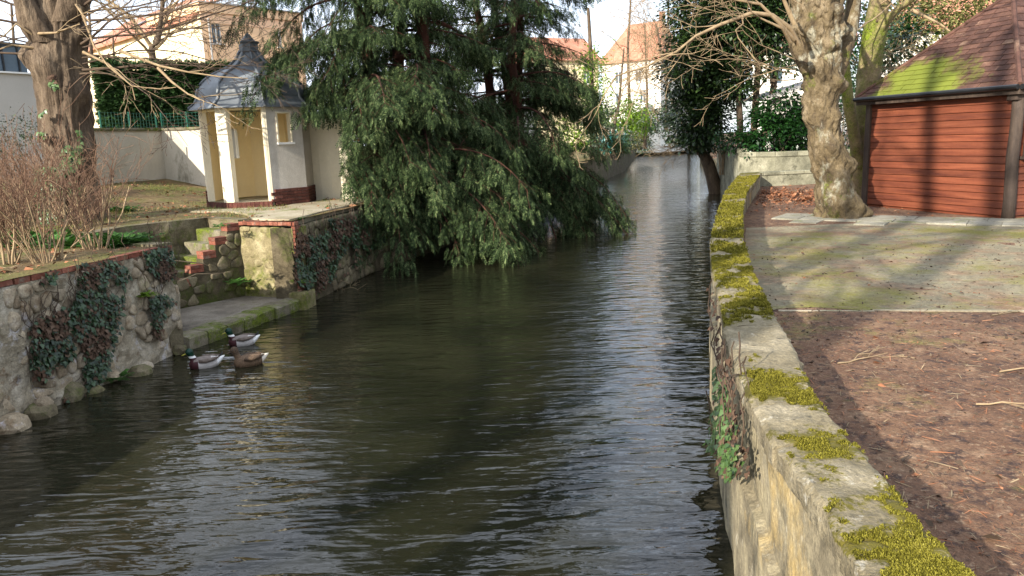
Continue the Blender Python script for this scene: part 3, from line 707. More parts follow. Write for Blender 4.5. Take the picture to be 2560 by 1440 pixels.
# ---------------------------------------------------------------- pavilion
PC = Vector((-6.15, 19.15)); PS = 0.99                      # centre, side
PA, PR = PS * 1.2071, PS * 1.3066
ZB, ZE = ZL + .14, 3.97                                     # floor, wall top
A0 = math.radians(-86.0)                                    # the open front looks this way
pav = thing('pavilion', 'small eight sided cream garden pavilion with bell shaped grey lead roof', 'pavilion', (PC.x, PC.y, ZL))
def pcorner(i, r): a = A0 + math.radians(45 * i + 22.5); return Vector((PC.x + r * math.cos(a), PC.y + r * math.sin(a)))
def pnorm(i): a = A0 + math.radians(45 * i); return Vector((math.cos(a), math.sin(a)))
TH = .12
def panel(i, window=None, name='wall_panel'):
    """side i between corner i-1 and corner i; outside pebbledash, inside yellow; window = (u0, u1, z0, z1)"""
    a, b = pcorner(i - 1, PR), pcorner(i, PR); n = pnorm(i); t = (b - a).normalized(); W = (b - a).length
    ins = TH * math.tan(math.radians(22.5))
    def P(u, z, d): return (a.x + t.x * u - n.x * d, a.y + t.y * u - n.y * d, z)
    mb = MB()
    def face(u0, u1, z0, z1):
        if u1 - u0 < 1e-4 or z1 - z0 < 1e-4: return
        mb.add([P(u0, z0, 0), P(u1, z0, 0), P(u1, z1, 0), P(u0, z1, 0)], [(0, 1, 2, 3)], 0)
        c0 = max(u0, ins); c1 = min(u1, W - ins)
        mb.add([P(c0, z0, TH), P(c1, z0, TH), P(c1, z1, TH), P(c0, z1, TH)], [(3, 2, 1, 0)], 1)
    z0, z1 = ZB - .02, ZE
    if not window: face(0, W, z0, z1)
    else:
        u0, u1, w0, w1 = window
        face(0, u0, z0, z1); face(u1, W, z0, z1); face(u0, u1, z0, w0); face(u0, u1, w1, z1)
        for q in ((u0, w0, u1, w0), (u1, w0, u1, w1), (u1, w1, u0, w1), (u0, w1, u0, w0)):
            mb.add([P(q[0], q[1], 0), P(q[2], q[3], 0), P(q[2], q[3], TH), P(q[0], q[1], TH)], [(0, 1, 2, 3)], 2)
    mb.add([P(0, z0, 0), P(0, z1, 0), P(ins, z1, TH), P(ins, z0, TH)], [(0, 1, 2, 3)], 2)
    mb.add([P(W, z0, 0), P(W, z1, 0), P(W - ins, z1, TH), P(W - ins, z0, TH)], [(0, 1, 2, 3)], 2)
    ob = mb.build(name, [MT['plaster'], MT['plaster_yellow'], MT['plaster_pale']], pav)
    if window:
        u0, u1, w0, w1 = window; f = MB(); e3 = Vector((t.x, t.y, 0)); n3 = Vector((n.x, n.y, 0)); s = .035
        for (uu, zz_, du, dz) in (((u0 - s / 2), (w0 + w1) / 2, s, w1 - w0), ((u1 + s / 2), (w0 + w1) / 2, s, w1 - w0), ((u0 + u1) / 2, w1 + s / 2, u1 - u0 + 2 * s, s)):
            c = P(uu, zz_, -.012); f.box(c, (du, .03, dz), (e3, n3, Vector((0, 0, 1))))
        f.build('window_frame', MT['plaster_pale'], ob)
        f = MB(); f.box(P((u0 + u1) / 2, w0 - .025, -.03), (u1 - u0 + .11, .08, .05), (e3, n3, Vector((0, 0, 1)))); f.build('window_sill', MT['white'], ob)
    return ob
# sides: 0 front (open), 1 right panel, -1 left (open), others closed
panel(1, (.33, .66, ZB + 1.35, ZB + 2.02))
panel(2); panel(3); panel(4); panel(5, (.40, .66, ZB + 1.0, ZB + 1.75))
panel(6)
# posts beside the openings
for i, w in ((-1, .30), (-2, .22), (0, .10)):
    c = pcorner(i, PR - .085); n = (pnorm(i) + pnorm(i + 1)).normalized(); t = Vector((-n.y, n.x))
    mb = MB().box((c.x, c.y, (ZB + ZE) / 2), (w, .16, ZE - ZB), (Vector((t.x, t.y, 0)), Vector((n.x, n.y, 0)), Vector((0, 0, 1))))
    mb.build('post', MT['plaster_pale'], pav, bevel=.012)
for i in (0, -1):                                           # lintels
    a, b = pcorner(i - 1, PR - .03), pcorner(i, PR - .03); c = (a + b) / 2; t = (b - a).normalized(); n = pnorm(i)
    MB().box((c.x - n.x * .05, c.y - n.y * .05, ZE - .03), ((b - a).length, .1, .1), (Vector((t.x, t.y, 0)), Vector((n.x, n.y, 0)), Vector((0, 0, 1)))).build('lintel', MT['plaster_yellow'], pav)
mb = MB(); mb.prism([tuple(pcorner(i, PR - .02)) for i in range(8)], ZL - .25, ZB); mb.build('floor_slab', MT['apron'], pav)
mb = MB(); mb.prism([tuple(pcorner(i, PR - .05)) for i in range(8)], ZE - .02, ZE + .03); mb.build('ceiling', MT['plaster_yellow'], pav)
# brick plinth: headers under the openings, courses under the closed sides
for i in range(8):
    a, b = pcorner(i - 1, PR + .03), pcorner(i, PR + .03); t = (b - a).normalized(); W = (b - a).length; n = pnorm(i)
    if i in (0, 7):
        k = 10
        for q in range(k):
            p = a + t * ((q + .5) * W / k) - n * .09
            put('brick', BRD, pav, (p.x, p.y, ZL + .06), n, (.95, W / k / .1 * .92, 2.4))
    elif i in (1, 2, 6):
        for c in range(6):
            k = 5; off = .5 if c % 2 else 0
            for q in range(k):
                p = a + t * min(W - .1, ((q + .5 + off * .9) * W / k)) - n * (.045 if i != 1 else .03)
                put('brick', BRD, pav, (p.x, p.y, ZL + .0 + c * .075), t, (W / k / .215 * .95, 1.0, 1))
# bell roof
prof = [(1.62, 3.94), (1.60, 3.98), (1.50, 4.05), (1.41, 4.14), (1.375, 4.21), (1.385, 4.24), (1.37, 4.31), (1.33, 4.42), (1.26, 4.53), (1.16, 4.63), (1.03, 4.72), (.87, 4.80), (.70, 4.87),
        (.54, 4.95), (.43, 5.04), (.34, 5.13), (.26, 5.23), (.205, 5.31)]
V, F = [], []; sub = 3
def poct(r, k):                                             # k in eighths*sub; straight sides between corners
    i, f = divmod(k, sub); a, b = pcorner(i, r), pcorner(i + 1, r); return a.lerp(b, f / sub)
nk = 8 * sub
prof = [(r * (.935 if z < 5.2 else 1.0), z) for r, z in prof]
for r, z in prof:
    for k in range(nk):
        p = poct(r, k); w = .014 * noise.noise(Vector((p.x * 3, p.y * 3, z * 3)))
        d = (p - PC).normalized(); V.append((p.x + d.x * w, p.y + d.y * w, z + .01 * noise.noise(Vector((p.x * 2, p.y * 2, 9)))))
for i in range(len(prof) - 1):
    for k in range(nk): F.append((i * nk + k, i * nk + (k + 1) % nk, (i + 1) * nk + (k + 1) % nk, (i + 1) * nk + k))
F.append(tuple(range(nk - 1, -1, -1)))
roof = link('roof', mk_mesh('roof', V, F, MT['lead'], smooth=False), pav)
for i in range(8):
    pts = [Vector((*pcorner(i, r + .004), z + .006)) for r, z in prof]
    MB().tube(pts, [.036] * len(pts), 6).build('rib', MT['lead'], roof, smooth=True)
mb = MB()
for r, z0, z1 in ((.25, 5.30, 5.335), (.225, 5.335, 5.50), (.265, 5.50, 5.535)):
    mb.prism([tuple(pcorner(i, r)) for i in range(8)], z0, z1)
n8 = [(*pcorner(i, .19), 5.535) for i in range(8)] + [(PC.x, PC.y, 5.76)]
mb.add(n8, [(i, (i + 1) % 8, 8) for i in range(8)]); mb.build('finial', MT['lead'], roof)

# curved wall right of the pavilion
def arc_wall(name, label, pts, z0f, z1, th, body, cope, over=.03, ch=.08, cat='wall', stone=1.0):
    w = thing(name, label, cat, (pts[0][0], pts[0][1], ZL))
    mb = MB()
    for a, b in zip(pts[:-1], pts[1:]):
        a, b = Vector(a), Vector(b); t = (b - a).normalized(); n = Vector((t.y, -t.x)); q0, q1 = a - n * th, b - n * th
        mb.add([(a.x, a.y, z0f), (b.x, b.y, z0f), (b.x, b.y, z1 - ch), (a.x, a.y, z1 - ch), (q0.x, q0.y, z0f), (q1.x, q1.y, z0f), (q1.x, q1.y, z1 - ch), (q0.x, q0.y, z1 - ch)],
               [(0, 1, 2, 3), (5, 4, 7, 6), (3, 2, 6, 7), (0, 3, 7, 4), (1, 5, 6, 2)])
    mb.build('wall_body', body, w)
    for a, b in zip(pts[:-1], pts[1:]):
        a, b = Vector(a), Vector(b); t = b - a; W = t.length; t /= W; n = Vector((t.y, -t.x)); k = max(1, round(W / stone))
        for i in range(k):
            c = a + t * ((i + .5) * W / k) - n * (th / 2)
            mb2 = MB().box((0, 0, 0), (W / k - .006, th + 2 * over, ch)); put('coping_stone', mk_mesh('coping_stone', mb2.v, mb2.f, cope), w, (c.x, c.y, z1 - ch / 2), t)
    return w
c_ = [(-5.06, 19.75), (-4.78, 19.62), (-4.5, 19.56), (-4.22, 19.58), (-3.95, 19.68)]
arc_wall('curved_wall', 'short curved cream rendered wall joining the right side of the pavilion', c_, ZL - .2, 3.78, .2, MT['plaster_pale'], MT['kerbstone'], stone=.5)
bp = thing('brick_pillar', 'narrow red brick pillar at the end of the curved wall beside the yew', 'pillar', (-3.78, 19.8, ZL))
for k in range(28):
    for q in range(2):
        put('brick', BR, bp, (-3.83 + .105 * q * (k % 2) , 19.74 + .105 * q * ((k + 1) % 2), ZL - .1 + k * .076), (1, 0) if k % 2 == 0 else (0, 1))
# apron in front of the pavilion
ap = [tuple(C2 + Vector((-.12, .25))), (-3.9, 16.2), (-3.5, 18.2), (-3.55, 19.45), (-4.5, 19.5), (-5.1, 18.9), (-5.3, 17.7), (-7.2, 17.55), (-7.2, 17.2), (-6.2, 16.9), (-5.5, 16.0), (-5.1, 14.9)]
mb = MB(); mb.prism(ap, ZL - .2, ZL + .03); mb.build('apron_path', MT['apron'], kind='structure')

# garden wall behind, hedge, fence
gw = [PD(195, 330, 21.5).xy, PD(402, 330, 24.5).xy, PD(530, 325, 24.3).xy, PD(640, 325, 25.5).xy]
g1 = thing('garden_wall', 'grey rendered garden wall with flat coping below the clipped dark hedge', 'wall', (gw[1].x, gw[1].y, 2.1))
coped_wall(g1, [tuple(p) for p in gw], 1.5, 3.74, .25, MT['garden_wall'], MT['kerbstone'], stone=1.4, over=.05, ch=.09)

def bulk_foliage(name, P, D, U, S, tmpl, faces, material, parent=None, kind=None, chunk=None):
    """copies of a small leaf template: P origins, D forward axes, U up hints, S scale -> one mesh"""
    P, D, U = (np.asarray(a, dtype=float) for a in (P, D, U)); S = np.asarray(S, dtype=float)
    D /= np.linalg.norm(D, axis=1)[:, None] + 1e-9
    R = np.cross(D, U); R /= np.linalg.norm(R, axis=1)[:, None] + 1e-9
    N = np.cross(R, D)
    T = np.asarray(tmpl, dtype=float)
    V = P[:, None] + S[:, None, None] * (T[None, :, 0:1] * D[:, None] + T[None, :, 1:2] * R[:, None] + T[None, :, 2:3] * N[:, None])
    Fa = np.asarray(faces)[None] + (np.arange(len(P)) * len(T))[:, None, None]
    return np_mesh(name, V.reshape(-1, 3), Fa.reshape(-1, Fa.shape[-1]), material)
LEAF = ([(0, 0, 0), (.45, -.26, .06), (1, 0, -.08), (.45, .26, .06)], [(0, 1, 2, 3)])
IVY = ([(0, 0, 0), (.12, -.45, -.05), (.42, -.32, .02), (1, 0, -.05), (.42, .32, .02), (.12, .45, -.05), (.4, 0, .07)], [(0, 1, 6), (1, 2, 6), (2, 3, 6), (3, 4, 6), (4, 5, 6), (5, 0, 6)])
def spray_tmpl(pairs=6, w=.05, droop=.18, ln=.42):
    V, F = [], []
    def strip(p, d, L, ww):
        d = np.array(d) / np.linalg.norm(d); s = np.array([-d[1], d[0], 0]) * ww; p = np.array(p); o = len(V)
        m = p + d * L * .55 + np.array([0, 0, -.03 * L]); e = p + d * L + np.array([0, 0, -.22 * L])
        V.extend([tuple(p - s * .6), tuple(m - s), tuple(e), tuple(m + s)]); F.append((o, o + 1, o + 2, o + 3))
    for k in range(pairs):
        u = .12 + .82 * k / pairs; L = ln * (1.05 - .6 * u)
        for sgn in (-1, 1): strip((u + .03 * sgn, 0, -droop * u * u), (.72, .72 * sgn, 0), L, w)
    strip((.62, 0, -droop * .4), (1, 0, -.1), .42, w); strip((0, 0, 0), (1, 0, -.02), .62, w * .45)
    return V, F
SPRAY = spray_tmpl()
YSPRAY = spray_tmpl(6, .034, .42, .27)

TUFT = ([(0, -.16, 0), (1, -.1, .12), (1, .1, .12), (0, .16, 0), (0, 0, -.16), (.85, .05, -.2), (.9, .12, .1), (0, 0, .16)], [(0, 1, 2, 3), (4, 5, 6, 7)])
link('moss', bulk_foliage('moss', *MOSS_PTS, *TUFT, MT['moss']), rw, kind='stuff')
# clipped hedge: box of foliage with a dark core
nr = np.random.default_rng(5)
hd = thing('hedge', 'tall clipped dark green conifer hedge behind the garden wall', 'hedge', (-11.5, 25.6, 2.2))
hA, hB = PD(262, 330, 24.2), PD(640, 330, 26.3); hz0, hz1 = 2.3, 5.75
tA = (hB - hA); tA.z = 0; hW = tA.length; tA.normalize(); nA = Vector((tA.y, -tA.x, 0)); thk = 1.5
c = (hA + hB) / 2 - nA * (thk / 2)
MB().box((c.x, c.y, (hz0 + hz1) / 2 - .1), (hW - .16, thk - .2, hz1 - hz0 - .2), (tA, nA, Vector((0, 0, 1)))).build('stems', MT['hedge'], hd)
P, D, U, S = [], [], [], []
for k in range(9000):
    f = nr.random()
    if f < .72: u, z, d = nr.random() * hW, hz0 + nr.random() * (hz1 - hz0), 0; n = nA
    elif f < .86: u, z, d = nr.random() * hW, hz1, nr.random() * thk; n = Vector((0, 0, 1))
    else: u, z, d = 0, hz0 + nr.random() * (hz1 - hz0), nr.random() * thk; n = -tA
    p = Vector((hA.x, hA.y, 0)) + tA * u - nA * d; p.z = z
    b = .12 * fbm(Vector((u * .9, z * .9, d))); p += n * (b - .1)
    dr = n * .7 + Vector((nr.normal(0, .4), nr.normal(0, .4), nr.normal(.1, .35)))
    P.append(p); D.append(dr); U.append((nr.normal(0, .4), nr.normal(0, .4), 1)); S.append(nr.uniform(.16, .32))
link('foliage', bulk_foliage('foliage', P, D, U, S, *SPRAY, MT['hedge']), hd, kind='stuff')
gf = thing('wire_fence', 'thin dark green wire fence on the garden wall in front of the hedge', 'fence', (gw[1].x, gw[1].y, 3.74))
fl = [gw[0].lerp(gw[1], .3), gw[1], gw[2]]
for a, b in zip(fl[:-1], fl[1:]):
    t = (b - a); W = t.length; k = max(2, int(W / 1.25))
    n = Vector((t.y, -t.x)).normalized() * -.12
    for i in range(k + 1):
        p = a.lerp(b, i / k) + n; MB().tube([(p.x, p.y, 3.73), (p.x, p.y, 4.22)], .025, 6).build('fence_post', MT['green_metal'], gf)
    mb = MB()
    for z in np.arange(3.78, 4.2, .1): mb.tube([(a.x + n.x, a.y + n.y, z), (b.x + n.x, b.y + n.y, z)], .004, 4)
    for i in range(int(W / .12)):
        p = a.lerp(b, (i + .5) / int(W / .12)) + n; mb.tube([(p.x, p.y, 3.75), (p.x, p.y, 4.2)], .003, 3)
    mb.build('wire_mesh', MT['green_metal'], gf)

# ---------------------------------------------------------------- houses
def facade(root, a, b, z0, z1, material, wins, wmat=None, th=.3, name='wall', frame='white', pane='glass', shutter=None):
    """wall slab a->b (face to the right), with window parts at (u, z, w, h) in metres from a"""
    a, b = Vector(a[:2]), Vector(b[:2]); t = (b - a); W = t.length; t /= W; n = Vector((t.y, -t.x)); t3 = Vector((t.x, t.y, 0)); n3 = Vector((n.x, n.y, 0)); zz = Vector((0, 0, 1))
    us = sorted({0, W} | {w[0] - w[2] / 2 for w in wins} | {w[0] + w[2] / 2 for w in wins}); zs = sorted({z0, z1} | {w[1] - w[3] / 2 for w in wins} | {w[1] + w[3] / 2 for w in wins})
    mb = MB()
    def P(u, z, d): return (a.x + t.x * u - n.x * d, a.y + t.y * u - n.y * d, z)
    for u0, u1 in zip(us[:-1], us[1:]):
        for q0, q1 in zip(zs[:-1], zs[1:]):
            uc, zc = (u0 + u1) / 2, (q0 + q1) / 2
            if any(abs(uc - w[0]) < w[2] / 2 and abs(zc - w[1]) < w[3] / 2 for w in wins): continue
            mb.add([P(u0, q0, 0), P(u1, q0, 0), P(u1, q1, 0), P(u0, q1, 0)], [(0, 1, 2, 3)])
    for w in wins:
        u0, u1, q0, q1 = w[0] - w[2] / 2, w[0] + w[2] / 2, w[1] - w[3] / 2, w[1] + w[3] / 2
        for x in ((u0, q0, u1, q0), (u1, q0, u1, q1), (u1, q1, u0, q1), (u0, q1, u0, q0)):
            mb.add([P(x[0], x[1], 0), P(x[2], x[3], 0), P(x[2], x[3], th), P(x[0], x[1], th)], [(0, 1, 2, 3)])
    mb.build(name, material, root)
    for w in wins:
        f = MB(); s = .07
        for (uu, zq, du, dz) in ((w[0] - w[2] / 2 + s / 2, w[1], s, w[3]), (w[0] + w[2] / 2 - s / 2, w[1], s, w[3]), (w[0], w[1] + w[3] / 2 - s / 2, w[2] - 2 * s, s), (w[0], w[1] - w[3] / 2 + s / 2, w[2] - 2 * s, s), (w[0], w[1], s, w[3] - 2 * s)):
            f.box(P(uu, zq, .14), (du, .06, dz), (t3, n3, zz))
        wo = f.build('window', MT[frame], root)
        MB().add([P(w[0] - w[2] / 2, w[1] - w[3] / 2, .17), P(w[0] + w[2] / 2, w[1] - w[3] / 2, .17), P(w[0] + w[2] / 2, w[1] + w[3] / 2, .17), P(w[0] - w[2] / 2, w[1] + w[3] / 2, .17)], [(0, 1, 2, 3)]).build('pane', MT[w[4] if len(w) > 4 else pane], wo)
        MB().box(P(w[0], w[1] - w[3] / 2 - .05, -.03), (w[2] + .2, .16, .06), (t3, n3, zz)).build('window_sill', MT['white'], wo)

# apricot apartment block and its long cream wing
o0 = PD(497, 6, 55); oR = PD(752, 34, 61); oL = PD(180, 80, 74)
zt = o0.z
apt = thing('apartment_block', 'apricot rendered apartment block with flat parapet and white railing behind the pavilion', 'building', (o0.x, o0.y, 2))
W_ = (oR.xy - o0.xy).length
def ww(x, y, pa, pb):             # pixel on the facade pa-pb -> (u, z)
    d = ray(x, y); a = Vector(pa[:2]); t = (Vector(pb[:2]) - a); n = Vector((t.y, -t.x)).normalized()
    k = (a - EYE.xy).dot(n) / d.xy.dot(n); p = EYE + d * k
    return (p.xy - a).dot(t.normalized()), p.z
wins = []
for (x0, y0, x1, y1) in ((527, 56, 557, 110), (692, 72, 707, 118), (679, 150, 700, 190), (540, 170, 566, 215)):
    u0, z1_ = ww(x0, y0, o0, oR); u1, z0_ = ww(x1, y1, o0, oR); wins.append(((u0 + u1) / 2, (z0_ + z1_) / 2, abs(u1 - u0), abs(z1_ - z0_)))
wins[1] = wins[1] + ('curtain',)
facade(apt, o0, oR, 1.5, zt - .6, MT['orange'], wins)
_t = (oR.xy - o0.xy).normalized(); _n = Vector((_t.y, -_t.x)); T3, N3 = Vector((_t.x, _t.y, 0)), Vector((_n.x, _n.y, 0))
mid = (o0 + oR) / 2
MB().box((mid.x, mid.y, zt - .95), (W_, .08, .65), (T3, N3, Vector((0, 0, 1)))).build('string_band', MT['orange_band'], apt)
MB().box((mid.x - N3.x * 4, mid.y - N3.y * 4, zt - .29), (W_ + .2, 8.3, .6), (T3, N3, Vector((0, 0, 1)))).build('parapet', MT['orange'], apt)
MB().box((mid.x - N3.x * 4, mid.y - N3.y * 4, zt + .04), (W_ + .4, 8.6, .08), (T3, N3, Vector((0, 0, 1)))).build('roof', MT['roof_grey'], apt)
pe = oR.xy - _n * 8
facade(apt, oR, (pe.x, pe.y), 1.5, zt - .9, MT['orange'], [])
MB().tube([(o0.x + .5 * _t.x + _n.x * .1, o0.y + .5 * _t.y + _n.y * .1, 1.5), (o0.x + .5 * _t.x + _n.x * .1, o0.y + .5 * _t.y + _n.y * .1, zt - 1)], .07, 8).build('downpipe', MT['roof_grey'], apt)
rl = MB()
ra, rb = o0.xy.lerp(oR.xy, .1) - _n * .6, o0.xy.lerp(oR.xy, .55) - _n * .6
for i in range(13):
    p = ra.lerp(rb, i / 12); rl.tube([(p.x, p.y, zt), (p.x, p.y, zt + 1.2)], .035, 5)
for z in (.45, .85, 1.2): rl.tube([(ra.x, ra.y, zt + z), (rb.x, rb.y, zt + z)], .03, 5)
rl.build('railing', MT['white'], apt)
wing = thing('house_row', 'long sunlit cream house row with small windows and clay tile roof beside the apartment block', 'building', (oL.x, oL.y, 2))
wl = []
aL = Vector((oL.x, oL.y)); Wl = (o0.xy - aL).length
for k in range(9):
    for zf in (3.6, 6.3):
        wl.append((1.6 + k * (Wl - 3.2) / 8, zf, .9, 1.4, 'curtain' if (k * 3 + int(zf)) % 5 == 0 else 'glass'))
zw = PD(440, 45, 57).z - .2
facade(wing, aL, o0.xy - _t * .02, 1.5, zw, MT['cream'], [w for w in wl if w[1] < zw - 1])
tL = (o0.xy - aL).normalized(); nL = Vector((tL.y, -tL.x))
q0, q1 = aL + nL * .4, o0.xy + nL * .4 - tL * .4; r0, r1 = aL - nL * 5, o0.xy - nL * 5 - tL * .4
mb = MB(); mb.add([(q0.x, q0.y, zw), (q1.x, q1.y, zw), (r1.x, r1.y, zw + 3.4), (r0.x, r0.y, zw + 3.4), (q0.x, q0.y, zw - .18), (q1.x, q1.y, zw - .18)], [(0, 1, 2, 3), (4, 5, 1, 0), (4, 0, 3), (5, 2, 1)])
rf = mb.build('roof', MT['tile'], wing)
for f in (.45, .72):
    c = q0.lerp(q1, f).lerp(r0.lerp(r1, f), .35)
    MB().box((c.x, c.y, zw + 1.35), (1.0, 1.3, .1), (Vector((tL.x, tL.y, 0)), Vector((-nL.x, -nL.y, .55)).normalized(), Vector((nL.x * .5, nL.y * .5, .85)).normalized())).build('roof_window', MT['glass'], rf)
# grey building at the far left with a dark glazed band
b0, b1 = PD(-160, 185, 27), PD(92, 185, 30)
gb = thing('garage', 'pale grey rendered building with dark glazed roof band behind the pollarded tree', 'building', (b1.x, b1.y, 2))
zg = PD(40, 182, 29).z
facade(gb, b0.xy, b1.xy, 1.5, zg, MT['grey_wall'], [])
tb = (b1.xy - b0.xy).normalized(); nb_ = Vector((tb.y, -tb.x)); T3b, N3b = Vector((tb.x, tb.y, 0)), Vector((nb_.x, nb_.y, 0)); cb = (b0 + b1) / 2
Wb = (b1.xy - b0.xy).length
MB().box((cb.x - N3b.x * 2, cb.y - N3b.y * 2, zg + .03), (Wb + .1, 4.2, .06), (T3b, N3b, zz)).build('roof', MT['white'], gb)
gl = MB().box((cb.x - N3b.x * .6, cb.y - N3b.y * .6, zg + .56), (Wb, .06, 1.0), (T3b, N3b, zz)).build('glazed_band', MT['glass'], gb)
mb = MB()
for i in range(6): mb.box((b0.x + T3b.x * Wb * (i + .5) / 6 - N3b.x * .55, b0.y + T3b.y * Wb * (i + .5) / 6 - N3b.y * .55, zg + .56), (.06, .06, 1.0), (T3b, N3b, zz))
mb.box((cb.x - N3b.x * .6, cb.y - N3b.y * .6, zg + 1.12), (Wb + .1, .2, .12), (T3b, N3b, zz)); mb.build('mullion', MT['gutter'], gl)
MB().box((b1.x - T3b.x * .15 - N3b.x * 2, b1.y - T3b.y * .15 - N3b.y * 2, 2.7), (.28, 3.9, 2 * (zg - 2.71)), (T3b, N3b, zz)).build('side_wall', MT['grey_wall'], gb)
# white house at the far end of the river
h0, h1 = PD(1505, 150, 118), PD(1652, 150, 112)
wh = thing('house', 'bright white house with red tiled hip roof at the end of the river', 'house', (h0.x, h0.y, 2))
zh = PD(1590, 152, 115).z
Wh = (h1.xy - h0.xy).length
facade(wh, h0.xy, h1.xy, .5, zh, MT['white_wall'], [(Wh * .28, zh - 2.2, 1.0, 1.7), (Wh * .62, zh - 2.2, 1.0, 1.7), (Wh * .28, zh - 5.2, 1.0, 1.7), (Wh * .7, zh - 5.2, 1.0, 1.9)])
th_ = (h1.xy - h0.xy).normalized(); nh = Vector((th_.y, -th_.x)); hb = h1.xy - nh * 9
facade(wh, h1.xy, hb, .5, zh, MT['white_wall'], [(3, zh - 2.2, 1, 1.7)])
k = [h0.xy + nh * .5 - th_ * .5, h1.xy + nh * .5 + th_ * .5, hb - nh * .5 + th_ * .5, h0.xy - nh * 9.5 - th_ * .5]; m0, m1 = (k[0] + k[3]) / 2 + th_ * 2.6, (k[1] + k[2]) / 2 - th_ * 2.6
zr_ = PD(1560, 62, 120).z
mb = MB(); mb.add([(p.x, p.y, zh - .1) for p in k] + [(m0.x, m0.y, zr_), (m1.x, m1.y, zr_)], [(0, 1, 5, 4), (1, 2, 5), (2, 3, 4, 5), (3, 0, 4), (3, 2, 1, 0)]); rf = mb.build('roof', MT['tile'], wh)
MB().box((m1.x, m1.y, zr_ + .4), (.7, .9, 1.6)).build('chimney', MT['brick'], rf)
# second red roofed house left of it, mostly behind the yew
h0, h1 = PD(1330, 120, 92), PD(1495, 120, 96)
w2 = thing('house', 'pale house with red roof half hidden behind the yew', 'house', (h0.x, h0.y, 2)); zh = PD(1400, 150, 94).z; Wh = (h1.xy - h0.xy).length
facade(w2, h0.xy, h1.xy, .5, zh, MT['cream'], [(Wh * .5, zh - 2, 1, 1.6), (Wh * .82, zh - 2, 1, 1.6)])
th_ = (h1.xy - h0.xy).normalized(); nh = Vector((th_.y, -th_.x))
k = [h0.xy + nh * .5, h1.xy + nh * .5 + th_ * .4, h1.xy - nh * 8 + th_ * .4, h0.xy - nh * 8]
mb = MB(); a, b = (k[0] + k[3]) / 2, (k[1] + k[2]) / 2
mb.add([(p.x, p.y, zh - .1) for p in k] + [(a.x, a.y, zh + 3), (b.x, b.y, zh + 3)], [(0, 1, 5, 4), (1, 2, 5), (2, 3, 4, 5), (3, 0, 4)]); mb.build('roof', MT['tile'], w2)
# white house right of the river behind the evergreens
h0, h1 = PD(1880, 240, 52), PD(2120, 240, 50)
w3 = thing('house', 'sunlit white house glimpsed between the evergreen trunks on the right bank', 'house', (h0.x, h0.y, 1.2)); zh = PD(1950, 118, 51).z; Wh = (h1.xy - h0.xy).length
facade(w3, h0.xy, h1.xy, .5, zh, MT['white_wall'], [(Wh * .25, zh - 1.6, .9, 1.4), (Wh * .6, zh - 1.6, .9, 1.4)])
th_ = (h1.xy - h0.xy).normalized(); nh = Vector((th_.y, -th_.x))
k = [h0.xy + nh * .5 - th_ * .4, h1.xy + nh * .5 + th_ * .4, h1.xy - nh * 6 + th_ * .4, h0.xy - nh * 6 - th_ * .4]; a, b = (k[0] + k[3]) / 2, (k[1] + k[2]) / 2
mb = MB(); mb.add([(p.x, p.y, zh - .1) for p in k] + [(a.x, a.y, zh + 2.4), (b.x, b.y, zh + 2.4)], [(0, 1, 5, 4), (1, 2, 5), (2, 3, 4, 5), (3, 0, 4)]); mb.build('roof', MT['tile'], w3)
# low outbuilding with grey roof beside it
s0, s1 = PD(1925, 262, 36), PD(2050, 262, 34)
sh = thing('outbuilding', 'low outbuilding with slanting grey roof behind the laurel', 'shed', (s0.x, s0.y, 1.1)); zs_ = PD(1945, 243, 36).z
facade(sh, s0.xy, s1.xy, .8, zs_, MT['grey_wall'], [])
MB().add([(s0.x - .4, s0.y - .3, zs_ - .05), (s1.x + 1, s1.y - .3, zs_ + .75), (s1.x + 1, s1.y + 3, zs_ + .9), (s0.x - .4, s0.y + 3, zs_ + .1),
          (s0.x - .4, s0.y - .3, zs_ - .17), (s1.x + 1, s1.y - .3, zs_ + .63), (s1.x + 1, s1.y + 3, zs_ + .78), (s0.x - .4, s0.y + 3, zs_ - .02)],
         [(0, 1, 2, 3), (4, 5, 1, 0), (7, 6, 5, 4), (5, 6, 2, 1), (6, 7, 3, 2), (7, 4, 0, 3)]).build('roof', MT['roof_grey'], sh)
# pale house behind the shed
h0, h1 = PD(2200, 150, 48), PD(2620, 150, 42)
w4 = thing('house', 'white house behind the pale shrubs and the red shed', 'house', (h0.x, h0.y, 1.2)); zh = 8.5; Wh = (h1.xy - h0.xy).length
facade(w4, h0.xy, h1.xy, .5, zh, MT['white_wall'], [(Wh * .3, 6.8, 1, 1.5), (Wh * .55, 6.8, 1, 1.5)])
th_ = (h1.xy - h0.xy).normalized(); nh = Vector((th_.y, -th_.x)); k = [h0.xy + nh * .5, h1.xy + nh * .5, h1.xy - nh * 7, h0.xy - nh * 7]; a, b = (k[0] + k[3]) / 2, (k[1] + k[2]) / 2
mb = MB(); mb.add([(p.x, p.y, zh - .1) for p in k] + [(a.x, a.y, zh + 2.6), (b.x, b.y, zh + 2.6)], [(0, 1, 5, 4), (1, 2, 5), (2, 3, 4, 5), (3, 0, 4)]); mb.build('roof', MT['tile'], w4)
